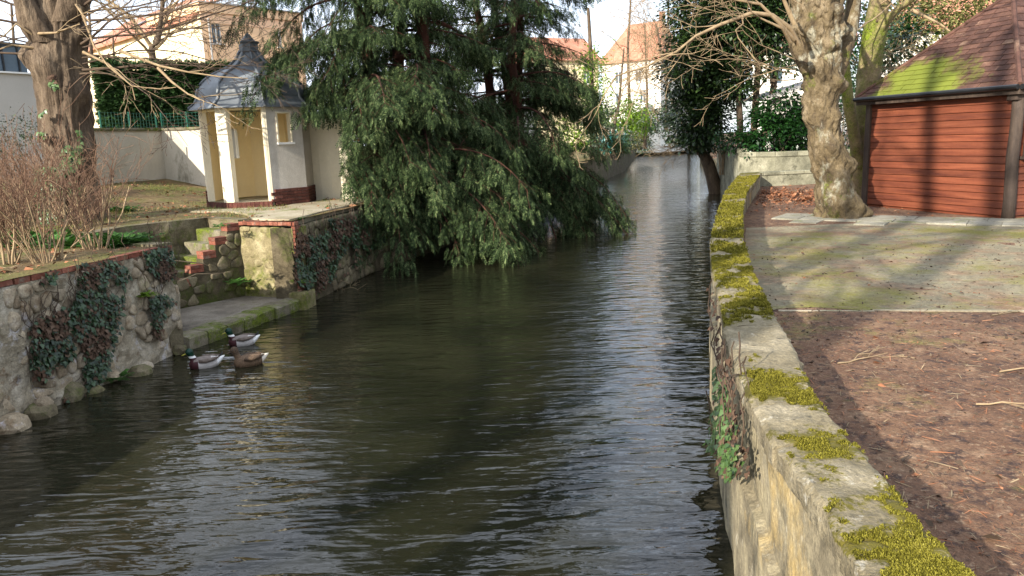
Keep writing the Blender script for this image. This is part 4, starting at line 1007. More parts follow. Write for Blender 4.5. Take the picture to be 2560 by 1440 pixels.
# far footbridge over the river
fb = thing('footbridge', 'grey concrete footbridge closing the far end of the river', 'bridge', (26, 128, 0))
ba, bb = Vector((19.0, 124.0)), Vector((35.0, 121.0)); t = (bb - ba).normalized(); n = Vector((t.y, -t.x)); c = (ba + bb) / 2; W = (bb - ba).length
MB().box((c.x, c.y, 1.05), (W, 3, .9), (Vector((t.x, t.y, 0)), Vector((n.x, n.y, 0)), zz)).build('deck', MT['greywall'], fb)
MB().box((c.x + n.x * 1.4, c.y + n.y * 1.4, 2.0), (W, .2, 1.0), (Vector((t.x, t.y, 0)), Vector((n.x, n.y, 0)), zz)).build('parapet', MT['greywall'], fb)
MB().box((c.x - n.x * 1.0, c.y - n.y * 1.0, .3), (W, .2, .9), (Vector((t.x, t.y, 0)), Vector((n.x, n.y, 0)), zz)).build('sluice_wall', MT['mortar_dark'], fb)
# teal fence on the far left bank
tf = thing('railing', 'teal metal railing on the far left river wall', 'fence', (8.5, 60, ZL))
a, b = Vector((6.4, 54)), Vector((12.3, 77)); t = (b - a).normalized(); n = Vector((t.y, -t.x)); kk = 60
for i in range(kk):
    p = a.lerp(b, i / (kk - 1)) - n * .15; big = i % 10 == 0
    MB().box((p.x, p.y, ZL + .9), (.09, .09, 1.9) if big else (.03, .03, 1.2)).build('fence_post' if big else 'bar', MT['teal_metal'], tf)
for z in (.35, 1.45):
    c = (a + b) / 2 - n * .15; MB().box((c.x, c.y, ZL + z), ((b - a).length, .05, .05), (Vector((t.x, t.y, 0)), Vector((n.x, n.y, 0)), zz)).build('rail', MT['teal_metal'], tf)

# ---------------------------------------------------------------- red shed
sR = G(2514, 548, ZR).xy; sL = G(2166, 515, ZR).xy
st = (sL - sR); SW = st.length; st /= SW; sn = Vector((st.y, -st.x)); sn = -sn if sn.x > 0 else sn      # sn: out of the front
s3, n3 = Vector((st.x, st.y, 0)), Vector((sn.x, sn.y, 0)); SDp = 4.1
shed = thing('wooden_shed', 'red stained wooden shed with mossy brown shingle pyramid roof beside the gnarled tree', 'shed', (sR.x, sR.y, ZR))
ZS = 3.72
def shed_face(o, t, n, W, zlo, zhi, skip=None):
    nb = round((zhi - zlo) / .158); h = (zhi - zlo) / nb; T, N_ = Vector((t.x, t.y, 0)), Vector((n.x, n.y, 0))
    for i in range(nb):
        z = zlo + i * h
        u0, u1 = 0.0, W
        V = []
        ns = 10
        F = []
        sag = [rnd.uniform(-.004, .004) for _ in range(ns + 1)]
        prof_ = [(0.0, .002), (.030, .004), (.034, .012), (.024, h - .010), (.006, h - .003), (0, h)]
        for k in range(ns + 1):
            p = o + t * (u0 + (u1 - u0) * k / ns)
            for d, q in prof_: V.append((p.x + n.x * d, p.y + n.y * d, z + q + sag[k]))
        m = len(prof_)
        for k in range(ns):
            for q in range(m - 1): F.append((k * m + q, (k + 1) * m + q, (k + 1) * m + q + 1, k * m + q + 1))
        F.append(tuple(range(m))); F.append(tuple(ns * m + q for q in range(m)))
        link('board', mk_mesh('board', V, F, MT['boards']), shed)
shed_face(sR, st, sn, SW, ZR + .06, ZS)
# core so that no light leaks
ctr = sR + st * (SW / 2) - sn * (SDp / 2)
MB().box((ctr.x, ctr.y, (ZR + ZS) / 2), (SW - .02, SDp - .02, ZS - ZR), (s3, n3, zz)).build('wall_core', MT['boards'], shed)
shed_face(sR - sn * SDp, sn, -st, SDp, ZR + .06, ZR + 1.25)
shed_face(sL, -sn, st, SDp, ZR + .06, ZS)
# serving hatch on the right face
hc = sR - sn * 1.9 - st * .03
MB().box((hc.x, hc.y, ZR + 1.98), (.04, 3.2, 1.3), (s3, n3, zz)).build('hatch', MT['darkwood'], shed)
hc = sR - sn * 1.9 - st * .2
MB().box((hc.x, hc.y, ZR + 1.29), (.42, 3.4, .06), (s3, n3, zz)).build('counter', MT['darkwood'], shed)
def log(name, p, z0, z1, r, parent, material, n=14):
    pts = [(p.x + .01 * math.sin(k * 1.7), p.y + .01 * math.cos(k * 2.1), z0 + (z1 - z0) * k / 6) for k in range(7)]
    return MB().tube(pts, [r * (1 + .08 * (1 - k / 6)) for k in range(7)], n).build(name, material, parent, smooth=True)
log('corner_post', sR + sn * .02 - st * .06, ZR - .1, ZS + .02, .115, shed, MT['darkwood'])
pL = sL + sn * .03 + st * .03
MB().box((pL.x, pL.y, (ZR + ZS) / 2), (.16, .12, ZS - ZR), (s3, n3, zz)).build('corner_post', MT['darkwood'], shed, bevel=.01)
pb = sR + sn * .06 - st * .05
MB().box((pb.x, pb.y, ZS - .12), (.24, .26, .3), (s3, n3, zz)).build('post_cap', MT['darkwood'], shed, bevel=.01)
# roof
ov = .27; ZEV = ZS + .02; apex = Vector((ctr.x, ctr.y, 5.98))
K = [sR + sn * ov - st * ov, sL + sn * ov + st * ov, sL - sn * (SDp + ov) + st * ov, sR - sn * (SDp + ov) - st * ov]
K3 = [Vector((p.x, p.y, ZEV)) for p in K]
mb = MB(); mb.add(K3 + [apex - Vector((0, 0, .0))], [(0, 1, 4), (1, 2, 4), (2, 3, 4), (3, 0, 4), (3, 2, 1, 0)])
MT['shingle'] = mat('brown_shingle', ['3d2a23', '51382f', '624639'], 2.2, rough=.95, bump=.35, bscale=60, bdist=.005, rand=.22, blotch=('856a57', 1.0, .58, .7))
def shingle_moss(m):
    N, L = m.node_tree.nodes, m.node_tree.links; b = [n for n in N if n.type == 'BSDF_PRINCIPLED'][0]; old = b.inputs['Base Color'].links[0].from_socket
    g = N.new('ShaderNodeNewGeometry')
    cen = K3[1].lerp(K3[0], .38) + Vector((0, 0, .05))
    sb = N.new('ShaderNodeVectorMath'); sb.operation = 'SUBTRACT'; sb.inputs[1].default_value = cen; L.new(g.outputs['Position'], sb.inputs[0])
    dt = N.new('ShaderNodeVectorMath'); dt.operation = 'DOT_PRODUCT'; dt.inputs[1].default_value = (-st.x, -st.y, 0); L.new(sb.outputs[0], dt.inputs[0])
    sz = N.new('ShaderNodeSeparateXYZ'); L.new(sb.outputs[0], sz.inputs[0])
    cx = N.new('ShaderNodeCombineXYZ'); L.new(dt.outputs['Value'], cx.inputs[0]); L.new(sz.outputs['Z'], cx.inputs[1])
    sc = N.new('ShaderNodeVectorMath'); sc.operation = 'MULTIPLY'; sc.inputs[1].default_value = (.62, 1.15, 0); L.new(cx.outputs[0], sc.inputs[0])
    ln = N.new('ShaderNodeVectorMath'); ln.operation = 'LENGTH'; L.new(sc.outputs[0], ln.inputs[0])
    nz = N.new('ShaderNodeTexNoise'); nz.inputs['Scale'].default_value = 1.7; nz.inputs['Detail'].default_value = 9; nz.inputs['Roughness'].default_value = .7; L.new(g.outputs['Position'], nz.inputs['Vector'])
    ad = N.new('ShaderNodeMath'); ad.operation = 'MULTIPLY_ADD'; ad.inputs[1].default_value = 2.4; L.new(nz.outputs['Fac'], ad.inputs[0])
    ng = N.new('ShaderNodeMath'); ng.operation = 'MULTIPLY'; ng.inputs[1].default_value = -1; L.new(ln.outputs['Value'], ng.inputs[0]); L.new(ng.outputs[0], ad.inputs[2])
    mr = N.new('ShaderNodeMapRange'); mr.inputs['From Min'].default_value = .18; mr.inputs['From Max'].default_value = .62; L.new(ad.outputs[0], mr.inputs['Value'])
    mx = N.new('ShaderNodeMixRGB'); mx.inputs[2].default_value = hexc('666d24'); L.new(mr.outputs[0], mx.inputs[0]); L.new(old, mx.inputs[1]); L.new(mx.outputs[0], b.inputs['Base Color'])
shingle_moss(MT['shingle'])
sroof = mb.build('roof', MT['shingle'], shed)
def shingles(e0, e1, ap, courses, width, maxn):
    U = (e1 - e0); W = U.length; U = U / W; Nn = U.cross(ap - (e0 + e1) / 2).normalized()
    if Nn.z < 0: Nn = -Nn
    mid = (e0 + e1) / 2; Sl = (ap - mid); Ln = Sl.length; Sl = Sl / Ln; a0 = (ap - mid).dot(U)
    k = 0
    for c in range(courses):
        s0, s1 = c / courses, (c + 1) / courses
        def ends(s): return e0.lerp(ap, s), e1.lerp(ap, s)
        L0, R0 = ends(s0); x = -rnd.uniform(0, width); row = (R0 - L0).length
        while x < row:
            xa, xb = max(0, x) + .005, min(row, x + width) - .005
            x += width * rnd.uniform(.9, 1.1)
            if xb - xa < .04: continue
            L1, R1 = ends(min(1, s1 + .15 / courses)); row1 = (R1 - L1).length
            off = (row - row1) / 2
            ya, yb = min(max(xa - off, 0), row1), min(max(xb - off, 0), row1)
            j = rnd.uniform(-.008, .008)
            B = [L0 + U * xa - Sl * (.01 + j), L0 + U * xb - Sl * (.01 + j), L1 + U * yb, L1 + U * ya]
            V = [B[0] + Nn * .004, B[1] + Nn * .004, B[2] + Nn * .002, B[3] + Nn * .002, B[0] + Nn * .024, B[1] + Nn * .024, B[2] + Nn * .006, B[3] + Nn * .006]
            o = (B[0] + B[2]) / 2
            link('shingle', mk_mesh('shingle', [v - o for v in V], [(4, 5, 6, 7), (0, 1, 5, 4), (1, 2, 6, 5), (3, 0, 4, 7)], MT['shingle']), sroof, Matrix.Translation(o)); k += 1
    return k
n1 = shingles(K3[0], K3[1], apex, 19, .30, 0)
n2 = shingles(K3[3], K3[0], apex, 12, .55, 0)
for a in K3:                                                 # hip caps
    pts = [a.lerp(apex, s) + Vector((0, 0, .02)) for s in np.linspace(0, 1, 12)]
    MB().tube(pts, [.055] * 12, 6).build('hip_cap', MT['shingle'], sroof)
for a, b in ((K3[0], K3[1]), (K3[3], K3[0])):
    t = (b - a).normalized(); c = (a + b) / 2; nn = Vector((t.y, -t.x, 0)); nn = nn if nn.dot(c - Vector((ctr.x, ctr.y, ZEV))) > 0 else -nn
    MB().tube([a + nn * .05 - Vector((0, 0, .03)), b + nn * .05 - Vector((0, 0, .03))], .055, 10).build('gutter', MT['gutter'], shed)
    MB().box(c - Vector((0, 0, .1)) - nn * .02, ((b - a).length - .02, .03, .15), (t, nn, zz)).build('fascia', MT['darkwood'], shed)
# paving slabs along the shed and a thin concrete edging across the dirt
pt = (G(2560, 556, ZR).xy - G(1960, 540, ZR).xy); 
slab_line = [G(1950, 541, ZR).xy, G(2480, 556, ZR).xy]
sd = (slab_line[1] - slab_line[0]); SWd = sd.length + 1.5; sd = sd.normalized(); snn = Vector((sd.y, -sd.x))
for r in range(3):
    u = 0.0
    while u < SWd:
        w = rnd.uniform(.55, .8); dd = .62
        c = slab_line[0] + sd * (u + w / 2) + snn * (-.25 + r * .64) ; u += w + .012
        if r == 2 and rnd.random() < .55 or (r == 1 and rnd.random() < .15): continue
        mb2 = MB().box((0, 0, 0), (w, dd, .08)); 
        put('paving_slab', mk_mesh('paving_slab', mb2.v, mb2.f, MT['slab']), right_ground, (c.x, c.y, ZR - .012 + rnd.uniform(-.008, .008)), sd, tilt=rnd.uniform(-.006, .006))
ea, eb = G(1945, 778, ZR), G(2700, 782, ZR); et = (eb - ea).normalized(); ne = int((eb - ea).length / .9)
for i in range(ne):
    c = ea.lerp(eb, (i + .5) / ne); mb2 = MB().box((0, 0, 0), ((eb - ea).length / ne - .01, .05, .1))
    put('edging_strip', mk_mesh('edging_strip', mb2.v, mb2.f, MT['apron']), right_ground, (c.x, c.y + .06 * math.sin(i * .9), ZR - .038), (et.x, et.y))
# the bridge the photograph is taken from
br = thing('road_bridge', 'low stone road bridge with solid parapets crossing the river', 'bridge', (0, -1.6, 0))
MB().box((-3.2, -2.6, .95), (8.6, 4.6, .35)).build('deck', MT['greywall'], br)
MB().box((-3.2, -.42, 1.62), (8.6, .24, 1.0)).build('parapet', MT['greywall'], br)
MB().box((-3.2, -4.75, 1.62), (8.6, .24, 1.0)).build('parapet', MT['greywall'], br)
# ---------------------------------------------------------------- plants
def V3(p, z): return Vector((p[0], p[1], z))
def grow(rng, p, d, L, r, depth, lines, wig=.18, grav=0.0, kids=4, spread=.8, shrink=.62, n=6, rmin=.0025, start=.25, taper=.75):
    """a branch and its children, as polylines"""
    p, d = Vector(p), Vector(d).normalized(); pts, rad = [p.copy()], [r]; dirs = [d.copy()]
    for i in range(n):
        d = (d + Vector((rng.gauss(0, wig), rng.gauss(0, wig), rng.gauss(0, wig) + grav))).normalized()
        p = p + d * (L / n); pts.append(p.copy()); dirs.append(d.copy()); rad.append(max(rmin, r * (1 - taper * (i + 1) / n)))
    lines.append((pts, rad, 7 if r > .05 else (5 if r > .015 else 4)))
    if depth <= 0: return pts
    for k in range(kids):
        s = start + (1 - start) * (k + rng.random()) / kids; f = s * n; i = min(n - 1, int(f)); q = pts[i].lerp(pts[i + 1], f - i)
        ax = dirs[i].orthogonal().normalized(); ax.rotate(Matrix.Rotation(rng.uniform(0, 6.28), 3, dirs[i]))
        nd = (dirs[i] + ax * spread * rng.uniform(.7, 1.3)).normalized()
        grow(rng, q, nd, L * shrink * rng.uniform(.7, 1.15) * (1.1 - .4 * s), max(rmin, rad[i] * rng.uniform(.45, .62)), depth - 1, lines, wig, grav, kids, spread, shrink, max(3, n - 1), rmin, start, taper)
    return pts

def trunk_mesh(name, path, rad, material, seed=0, nz=70, na=44, lump=.12, lsc=1.6, ridge=.0, rsc=9, flare=.0, bumps=(), crease=0.0):
    """knotty trunk along a path, displaced by noise; bumps = [(t, angle, size, height)] burls"""
    path = [Vector(p) for p in path]; V, F = [], []; k = len(path)
    for i in range(nz + 1):
        t = i / nz; f = t * (k - 1); j = min(k - 2, int(f)); u = f - j
        p0, p1 = path[max(0, j - 1)], path[j]; p2 = path[j + 1]; p3 = path[min(k - 1, j + 2)]
        c = .5 * ((2 * p1) + (p2 - p0) * u + (2 * p0 - 5 * p1 + 4 * p2 - p3) * u * u + (3 * p1 - p0 - 3 * p2 + p3) * u ** 3)
        r = rad[j] * (1 - u) + rad[j + 1] * u; r *= 1 + flare * max(0, 1 - t * 7) ** 2
        for a in range(na):
            an = 2 * math.pi * a / na; d = Vector((math.cos(an), math.sin(an), 0)); q = Vector((d.x * .9, d.y * .9, c.z * 1.0 + seed * 7))
            w = lump * fbm(q * lsc, 4) - crease * max(0, .16 - abs(noise.noise(q * 2.7 + Vector((3, 1, 0))))) * 6 - crease * .6 * max(0, .14 - abs(noise.noise(q * 5.3))) * 6 + ridge * (abs(noise.noise(Vector((d.x * rsc, d.y * rsc, c.z * 1.1 + seed)))) - .3) + lump * .35 * abs(noise.noise(q * 4.2))
            for (bt, ba, bs, bh) in bumps:
                da = (an - ba + math.pi) % (2 * math.pi) - math.pi
                g = ((t - bt) * nzlen(path) / bs) ** 2 + (da * r / bs) ** 2
                if g < 4: w += bh * math.exp(-g) / max(r, .05)
            V.append(c + d * (r * (1 + w)))
    for i in range(nz):
        for a in range(na): F.append((i * na + a, i * na + (a + 1) % na, (i + 1) * na + (a + 1) % na, (i + 1) * na + a))
    F.append(tuple(nz * na + a for a in range(na)))
    return mk_mesh(name, V, F, material, smooth=True)
def nzlen(path): return sum((b - a).length for a, b in zip(path[:-1], path[1:]))

# ---- yews -------------------------------------------------------------------
def yew(name, label, base, height, reach, nb, seed, side=None, trunks=3, low=.35):
    rng = random.Random(seed); root = thing(name, label, 'tree', base, 'yews leaning over the river')
    base = Vector(base); wood = []; tops = []
    for k in range(trunks):
        an = rng.uniform(0, 6.28); off = Vector((math.cos(an), math.sin(an), 0)) * (.15 + .25 * k)
        pts = [base + off + Vector((0, 0, -.3))]; lean = Vector((rng.uniform(-.12, .12), rng.uniform(-.12, .12), 1))
        for i in range(9):
            pts.append(pts[-1] + (lean + Vector((rng.gauss(0, .08), rng.gauss(0, .08), 0))) * (height * .95 / 9))
        tops.append(pts)
    P, D, U, S, br = [], [], [], [], []
    for b in range(nb):
        f = (b + rng.random()) / nb; z = low + (height - low) * f ** 1.45
        tr = rng.choice(tops); h = z / height * 9; i = min(8, int(h)); p = tr[i].lerp(tr[i + 1], h - i)
        an = rng.uniform(0, 2 * math.pi)
        rch = reach * (1.0 - .84 * f ** .9) * rng.uniform(.45, 1.15)
        if side:
            rch *= side(an, f)
        if rch < .4: continue
        d = Vector((math.cos(an), math.sin(an), rng.uniform(-.02, .42) if f > .12 else rng.uniform(-.1, .25)))
        n = max(5, int(rch / .32)); q = p.copy(); pts = [q.copy()]; ds = []
        for s in range(n):
            d = (d + Vector((rng.gauss(0, .07), rng.gauss(0, .07), -.085 - .05 * (s / n)))).normalized(); ds.append(d.copy())
            q = q + d * (rch / n); pts.append(q.copy())
        br.append((pts, [max(.006, .045 * (1 - s / (n + .5))) for s in range(n + 1)], 5))
        for s in range(1, n + 1):
            fr = s / n
            if fr < .3 and rng.random() < .75: continue
            for sg in (-1, 1):
                if rng.random() < .12: continue
                dd = ds[min(s, n - 1)]; sd = Vector((-dd.y, dd.x, 0)) * sg
                v = (dd * .65 + sd * .85 + Vector((0, 0, rng.uniform(-.35, .1)))).normalized()
                Ls = rch * .30 * (1.15 - .75 * fr) * rng.uniform(.6, 1.2); m = max(2, int(Ls / .2)); qq = pts[s].copy()
                tw = [qq.copy()]
                for e in range(m):
                    v = (v + Vector((rng.gauss(0, .1), rng.gauss(0, .1), -.14))).normalized(); qq = qq + v * (Ls / m); tw.append(qq.copy())
                    for c in range(6 if fr > .4 else 4):
                        vv = v + Vector((rng.gauss(0, .45), rng.gauss(0, .45), rng.gauss(-.55, .3)))
                        P.append(qq + Vector((rng.gauss(0, .10), rng.gauss(0, .10), rng.gauss(0, .07)))); D.append(vv); U.append((rng.gauss(0, .35), rng.gauss(0, .35), 1)); S.append(rng.uniform(.2, .42))
                br.append((tw, [.009] + [.005] * m, 3))
            P.append(pts[s]); D.append(ds[s - 1] + Vector((rng.gauss(0, .3), rng.gauss(0, .3), -.25))); U.append((0, 0, 1)); S.append(rng.uniform(.3, .5))
    for tr in tops:
        r0 = rng.uniform(.14, .24)
        link('trunk', trunk_mesh('trunk', tr, [r0 * (1.08 - .1 * i) for i in range(10)], MT['yewbark'], seed + len(WL), nz=40, na=16, lump=.14), root)
    br = [b for b in br if not any((p.z < 3.8 and p.x < -3.7) or ((p.xy - PC).length < 1.7 and p.z < 5) for p in b[0])]
    link('branches', tubes_mesh('branches', br, MT['yewbark']), root)
    P = np.array([tuple(p) for p in P]); dp = np.hypot(P[:, 0] - PC.x, P[:, 1] - PC.y); ok = (P[:, 2] > .12) & ~((dp < 1.75) & (P[:, 2] < 5.0 - .62 * np.clip(dp - .5, 0, 2))) & ~((P[:, 2] < 3.7) & (P[:, 0] < -3.75))
    sel = lambda A: np.array([tuple(a) for a in A])[ok]
    link('foliage', bulk_foliage('foliage', P[ok], sel(D), sel(U), np.array(S)[ok], *YSPRAY, MT['yew']), root, kind='stuff')
    return len(P)
def sideA(an, f):                  # shorter towards the pavilion at low level, long over the river
    c = math.cos(an)
    if c < -.3 and f < .14: return .35
    if c < -.45 and .2 < f < .7: return 1.65
    if math.sin(an) < -.5 and f < .12: return .95
    return 1.0
print('YEW', yew('yew_tree', 'dense dark yew tree with drooping sprays beside the pavilion', (-2.7, 20.4, ZL), 12.5, 4.3, 330, 3, sideA, 4))
nb_y = yew('yew_tree', 'broad dark yew tree spreading over the water beyond the first yew', (0.0, 25.4, ZL), 13.5, 5.1, 320, 8, None, 4, low=.2)

# ---- leafy masses -----------------------------------------------------------
def clumps(rng, c, rad, ncl, nl, spread, ls, droop=-.25, shell=.55, up=.5):
    P, D, U, S = [], [], [], []
    c = Vector(c)
    for k in range(ncl):
        while True:
            v = Vector((rng.uniform(-1, 1), rng.uniform(-1, 1), rng.uniform(-1, 1)))
            if shell < v.length < 1: break
        q = c + Vector((v.x * rad[0], v.y * rad[1], v.z * rad[2])); s = spread * rng.uniform(.6, 1.3)
        for i in range(nl):
            o = Vector((rng.gauss(0, s), rng.gauss(0, s), rng.gauss(0, s * .6)))
            P.append(q + o); D.append((o + v * s * .6) + Vector((rng.gauss(0, s * .6), rng.gauss(0, s * .6), droop * s * 2))); U.append((rng.gauss(0, up), rng.gauss(0, up), 1)); S.append(ls * rng.uniform(.65, 1.3))
    return P, D, U, S
def arr(A): return np.array([tuple(a) for a in A])
def leafy(name, label, cat, base, blobs, material, seed, trunkpts=(), trunkr=.1, bark='bark', limbs=0, group=None, tmpl=LEAF):
    """blobs = [(centre, radii, n clumps, leaves each, spread, leaf size)]"""
    rng = random.Random(seed); root = thing(name, label, cat, base, group); P, D, U, S = [], [], [], []
    for (c, r, a, b, s, ls) in blobs:
        q = clumps(rng, c, r, a, b, s, ls); P += q[0]; D += q[1]; U += q[2]; S += q[3]
    for i, tp in enumerate(trunkpts):
        n = len(tp); link('trunk', trunk_mesh('trunk', tp, [trunkr * (1.1 - .6 * k / n) for k in range(n)], MT[bark], seed + i, nz=30, na=14, lump=.16), root)
    lines = []
    for k in range(limbs):
        tp = rng.choice(trunkpts); a = Vector(tp[0]).lerp(Vector(tp[-1]), rng.uniform(.35, .95)); b = rng.choice(blobs); q = clumps(rng, b[0], b[1], 1, 1, .1, 1)[0][0]
        mid = a.lerp(q, .5) + Vector((rng.gauss(0, .2), rng.gauss(0, .2), .25)); lines.append(([a, a.lerp(mid, .6), mid, mid.lerp(q, .6), q], [trunkr * .32, trunkr * .25, trunkr * .18, trunkr * .12, .008], 5))
    if not trunkpts:
        for k in range(max(14, limbs)):
            b = rng.choice(blobs); q = clumps(rng, b[0], b[1], 1, 1, .1, 1)[0][0]; a = Vector(base) + Vector((rng.uniform(-.6, .6) * b[1][0], rng.uniform(-.4, .4) * b[1][1], -.05))
            mid = a.lerp(q, .5) + Vector((0, 0, .2)); lines.append(([a, mid, q], [.03, .02, .006], 5))
    if lines: link('branches', tubes_mesh('branches', lines, MT[bark]), root)
    link('foliage' if cat != 'tree' else 'crown', bulk_foliage('leaves', arr(P), arr(D), arr(U), np.array(S), *tmpl, MT[material]), root, kind='stuff')
    return root
# evergreens on the right bank
a_ = G(1772, 432, .3); Yt = 37.5
def TP(*q): return [PD(x, y, d) for x, y, d in q]
leafy('evergreen_tree', 'ivy clad evergreen tree leaning out over the water beside the grey wall', 'tree', TP((1785, 470, 38.6))[0],
      [(PD(1745, 290, 37), (1.25, 1.3, 1.3), 90, 70, .32, .2), (PD(1722, 170, 37), (1.2, 1.3, 1.5), 80, 70, .36, .2), (PD(1765, 20, 37.5), (1.8, 1.5, 1.8), 120, 70, .4, .2), (PD(1800, 120, 38), (1.1, 1.2, 2), 90, 70, .36, .2), (PD(1765, 350, 37.5), (.6, .6, .7), 26, 60, .2, .16)],
      'holly', 61, [TP((1796, 505, 38.6), (1768, 400, 38.3), (1740, 350, 38), (1745, 200, 37.6), (1760, 0, 37.5))], .32, limbs=26)
leafy('evergreen_tree', 'tall evergreen with several slim dark trunks in front of the white house', 'tree', TP((1850, 395, 35.5))[0],
      [(PD(1870, 30, 36), (1.9, 1.6, 1.9), 150, 70, .42, .2), (PD(1935, 110, 36), (1.1, 1.3, 1.3), 50, 60, .4, .19), (PD(1830, 190, 36), (.9, 1.1, 1.3), 55, 60, .36, .19), (PD(1960, 10, 36), (1.3, 1.3, 1.5), 80, 60, .4, .2), (PD(1880, -140, 36), (2.4, 2, 1.6), 80, 60, .45, .2)],
      'holly', 62, [TP((1852, 400, 35.5), (1848, 250, 35.6), (1842, 100, 35.8), (1850, -60, 36)), TP((1880, 395, 36), (1893, 200, 36), (1905, 60, 36), (1910, -60, 36)), TP((1900, 390, 36.5), (1935, 210, 36.5), (1950, 80, 36.5), (1975, -60, 36.5))], .15, limbs=34)
leafy('laurel_shrub', 'dark glossy laurel shrub with hanging leaves behind the grey stone wall', 'shrub', (12.2, 33.6, ZR),
      [(PD(1935, 335, 33.4), (1.5, .8, 1.1), 60, 46, .26, .2), (PD(1950, 275, 33.8), (1.1, .7, .7), 34, 42, .26, .2), (PD(1838, 352, 33.4), (.8, .5, .45), 22, 40, .18, .14), (PD(2010, 320, 33.6), (1.1, .7, 1.0), 34, 42, .26, .2)], 'laurel', 63)
leafy('laurel_shrub', 'green laurel shrub between the mossy trunk and the shed roof', 'shrub', (15.6, 26, ZR),
      [(PD(2250, 140, 24.5), (.9, .8, 1.0), 26, 46, .28, .17), (PD(2140, 215, 23.5), (.45, .5, .8), 16, 40, .22, .14), (PD(2190, 70, 27), (1.4, .8, 1.4), 30, 44, .32, .17), (PD(2170, 300, 22.5), (.35, .5, .9), 16, 40, .2, .13)], 'laurel', 64)
leafy('olive_shrub', 'pale olive green shrub in full sun behind the shed roof', 'shrub', (21, 32, ZR),
      [(PD(2330, 70, 31), (2.2, 1.2, 1.1), 70, 42, .34, .17), (PD(2420, 10, 31.5), (2.0, 1.2, 1.1), 55, 42, .34, .17), (PD(2250, 40, 32), (1.3, 1, 1.2), 36, 40, .34, .16)], 'olive', 65)
leafy('hedge_bush', 'dim green thicket behind the big gnarled trunk', 'shrub', (14.5, 33.5, ZR), [(PD(2080, 120, 33), (1.8, 1, 2.4), 60, 46, .4, .17), (PD(2130, 330, 34), (1.6, .8, 1.4), 40, 42, .34, .16)], 'holly', 66)
# far left bank beyond the yew
leafy('golden_shrub', 'yellow green sunlit shrub behind the teal railing', 'shrub', (9.5, 70, ZL), [(PD(1562, 285, 68), (1.6, 1.4, 1.5), 50, 40, .42, .26), (PD(1600, 305, 72), (1.2, 1.2, 1.0), 26, 40, .4, .24)], 'lime', 67)
leafy('ivy_mound', 'rounded ivy covered mound on the far river bank', 'shrub', (14.5, 86, ZL), [(PD(1645, 300, 84), (2.0, 1.4, 1.5), 60, 40, .4, .26), (PD(1618, 345, 82), (1.0, 1.0, 1.6), 30, 40, .35, .22)], 'ivy', 68)
leafy('climber_tree', 'tree smothered in yellow green climber behind the broad yew', 'tree', (5.6, 52, ZL), [(PD(1480, 195, 52), (1.0, 1, 1.8), 40, 46, .4, .2), (PD(1500, 270, 52), (.8, 1, 1.2), 30, 46, .36, .2), (PD(1445, 330, 50), (1.3, 1, 1.0), 30, 46, .36, .2)], 'lime', 69,
      [TP((1478, 400, 52), (1482, 300, 52), (1476, 120, 52), (1470, 20, 52))], .16)
leafy('ivy_bush', 'dark ivy bush hanging over the far right wall', 'shrub', (15.5, 57, 1.1), [(PD(1700, 330, 56), (1.2, 1.2, 1.1), 36, 42, .34, .2), (PD(1690, 250, 58), (.9, 1, 1.6), 30, 42, .36, .2)], 'holly', 70)

for i, (x, y, d, r, m, lab) in enumerate(((1515, 345, 47, (1.2, 1.0, .8), 'ivy', 'trailing ivy bush on the left wall just past the broad yew'), (1490, 300, 49, (1.2, 1.0, 1.0), 'holly', 'dark bush behind the broad yew'), (1560, 352, 64, (1.2, 1.0, .7), 'ivy', 'trailing ivy below the teal railing'), (1590, 350, 76, (1.2, 1.2, .9), 'olive', 'straw coloured shrub on the far left wall'))):
    c = PD(x, y, d); leafy('bank_bush', lab, 'shrub', (c.x, c.y, ZL), [(c, r, 34, 40, .3, .17)], m, 80 + i)
for i, (x, y, d, r, n, m, lab) in enumerate(((1690, 230, 132, (4.5, 3, 5.5), 90, 'olive', 'pale olive tree right of the white house beyond the footbridge'), (1640, 290, 136, (5, 2, 3.2), 80, 'holly', 'dark shrubbery behind the far footbridge'), (1725, 180, 120, (3.5, 3, 6), 80, 'holly', 'tall dark evergreen on the right bank near the footbridge'))):
    c = PD(x, y, d); leafy('background_tree', lab, 'tree', (c.x, c.y, 1.2), [(c, r, n, 44, .8, .5)], m, 95 + i, [[(c.x, c.y, .8), (c.x, c.y, c.z)]], .3)
# ---- bare trees -------------------------------------------------------------
def bare(name, label, path, r0, seed, limbs, material='bark', twig='twig', group=None, trunk_kw=None, twigs_kw=None):
    rng = random.Random(seed); base = Vector(path[0]); root = thing(name, label, 'tree', base, group)
    n = len(path); rr = [r0 * (1 - .6 * k / (n - 1)) for k in range(n)]
    link('trunk', trunk_mesh('trunk', path, rr, MT[material], seed, **(trunk_kw or dict(nz=40, na=16, lump=.12))), root)
    lines = []
    for (p, d, L, r) in limbs: grow(rng, p, d, L, r, **({'depth': 3, 'lines': lines, 'kids': 5, 'wig': .13, 'spread': .75} | (twigs_kw or {})))
    link('branches', tubes_mesh('branches', lines, MT[twig]), root)
    return root
def fan(rng, path, n, L, r, up=.5, lo=.45):
    path = [Vector(p) for p in path]; out = []
    for k in range(n):
        s = lo + (1 - lo) * (k + rng.random()) / n; f = s * (len(path) - 1); i = min(len(path) - 2, int(f)); p = path[i].lerp(path[i + 1], f - i); an = rng.uniform(0, 6.28)
        out.append((p, (math.cos(an), math.sin(an), up * rng.uniform(.6, 1.6)), L * rng.uniform(.7, 1.2), r * (1.2 - .6 * s)))
    return out
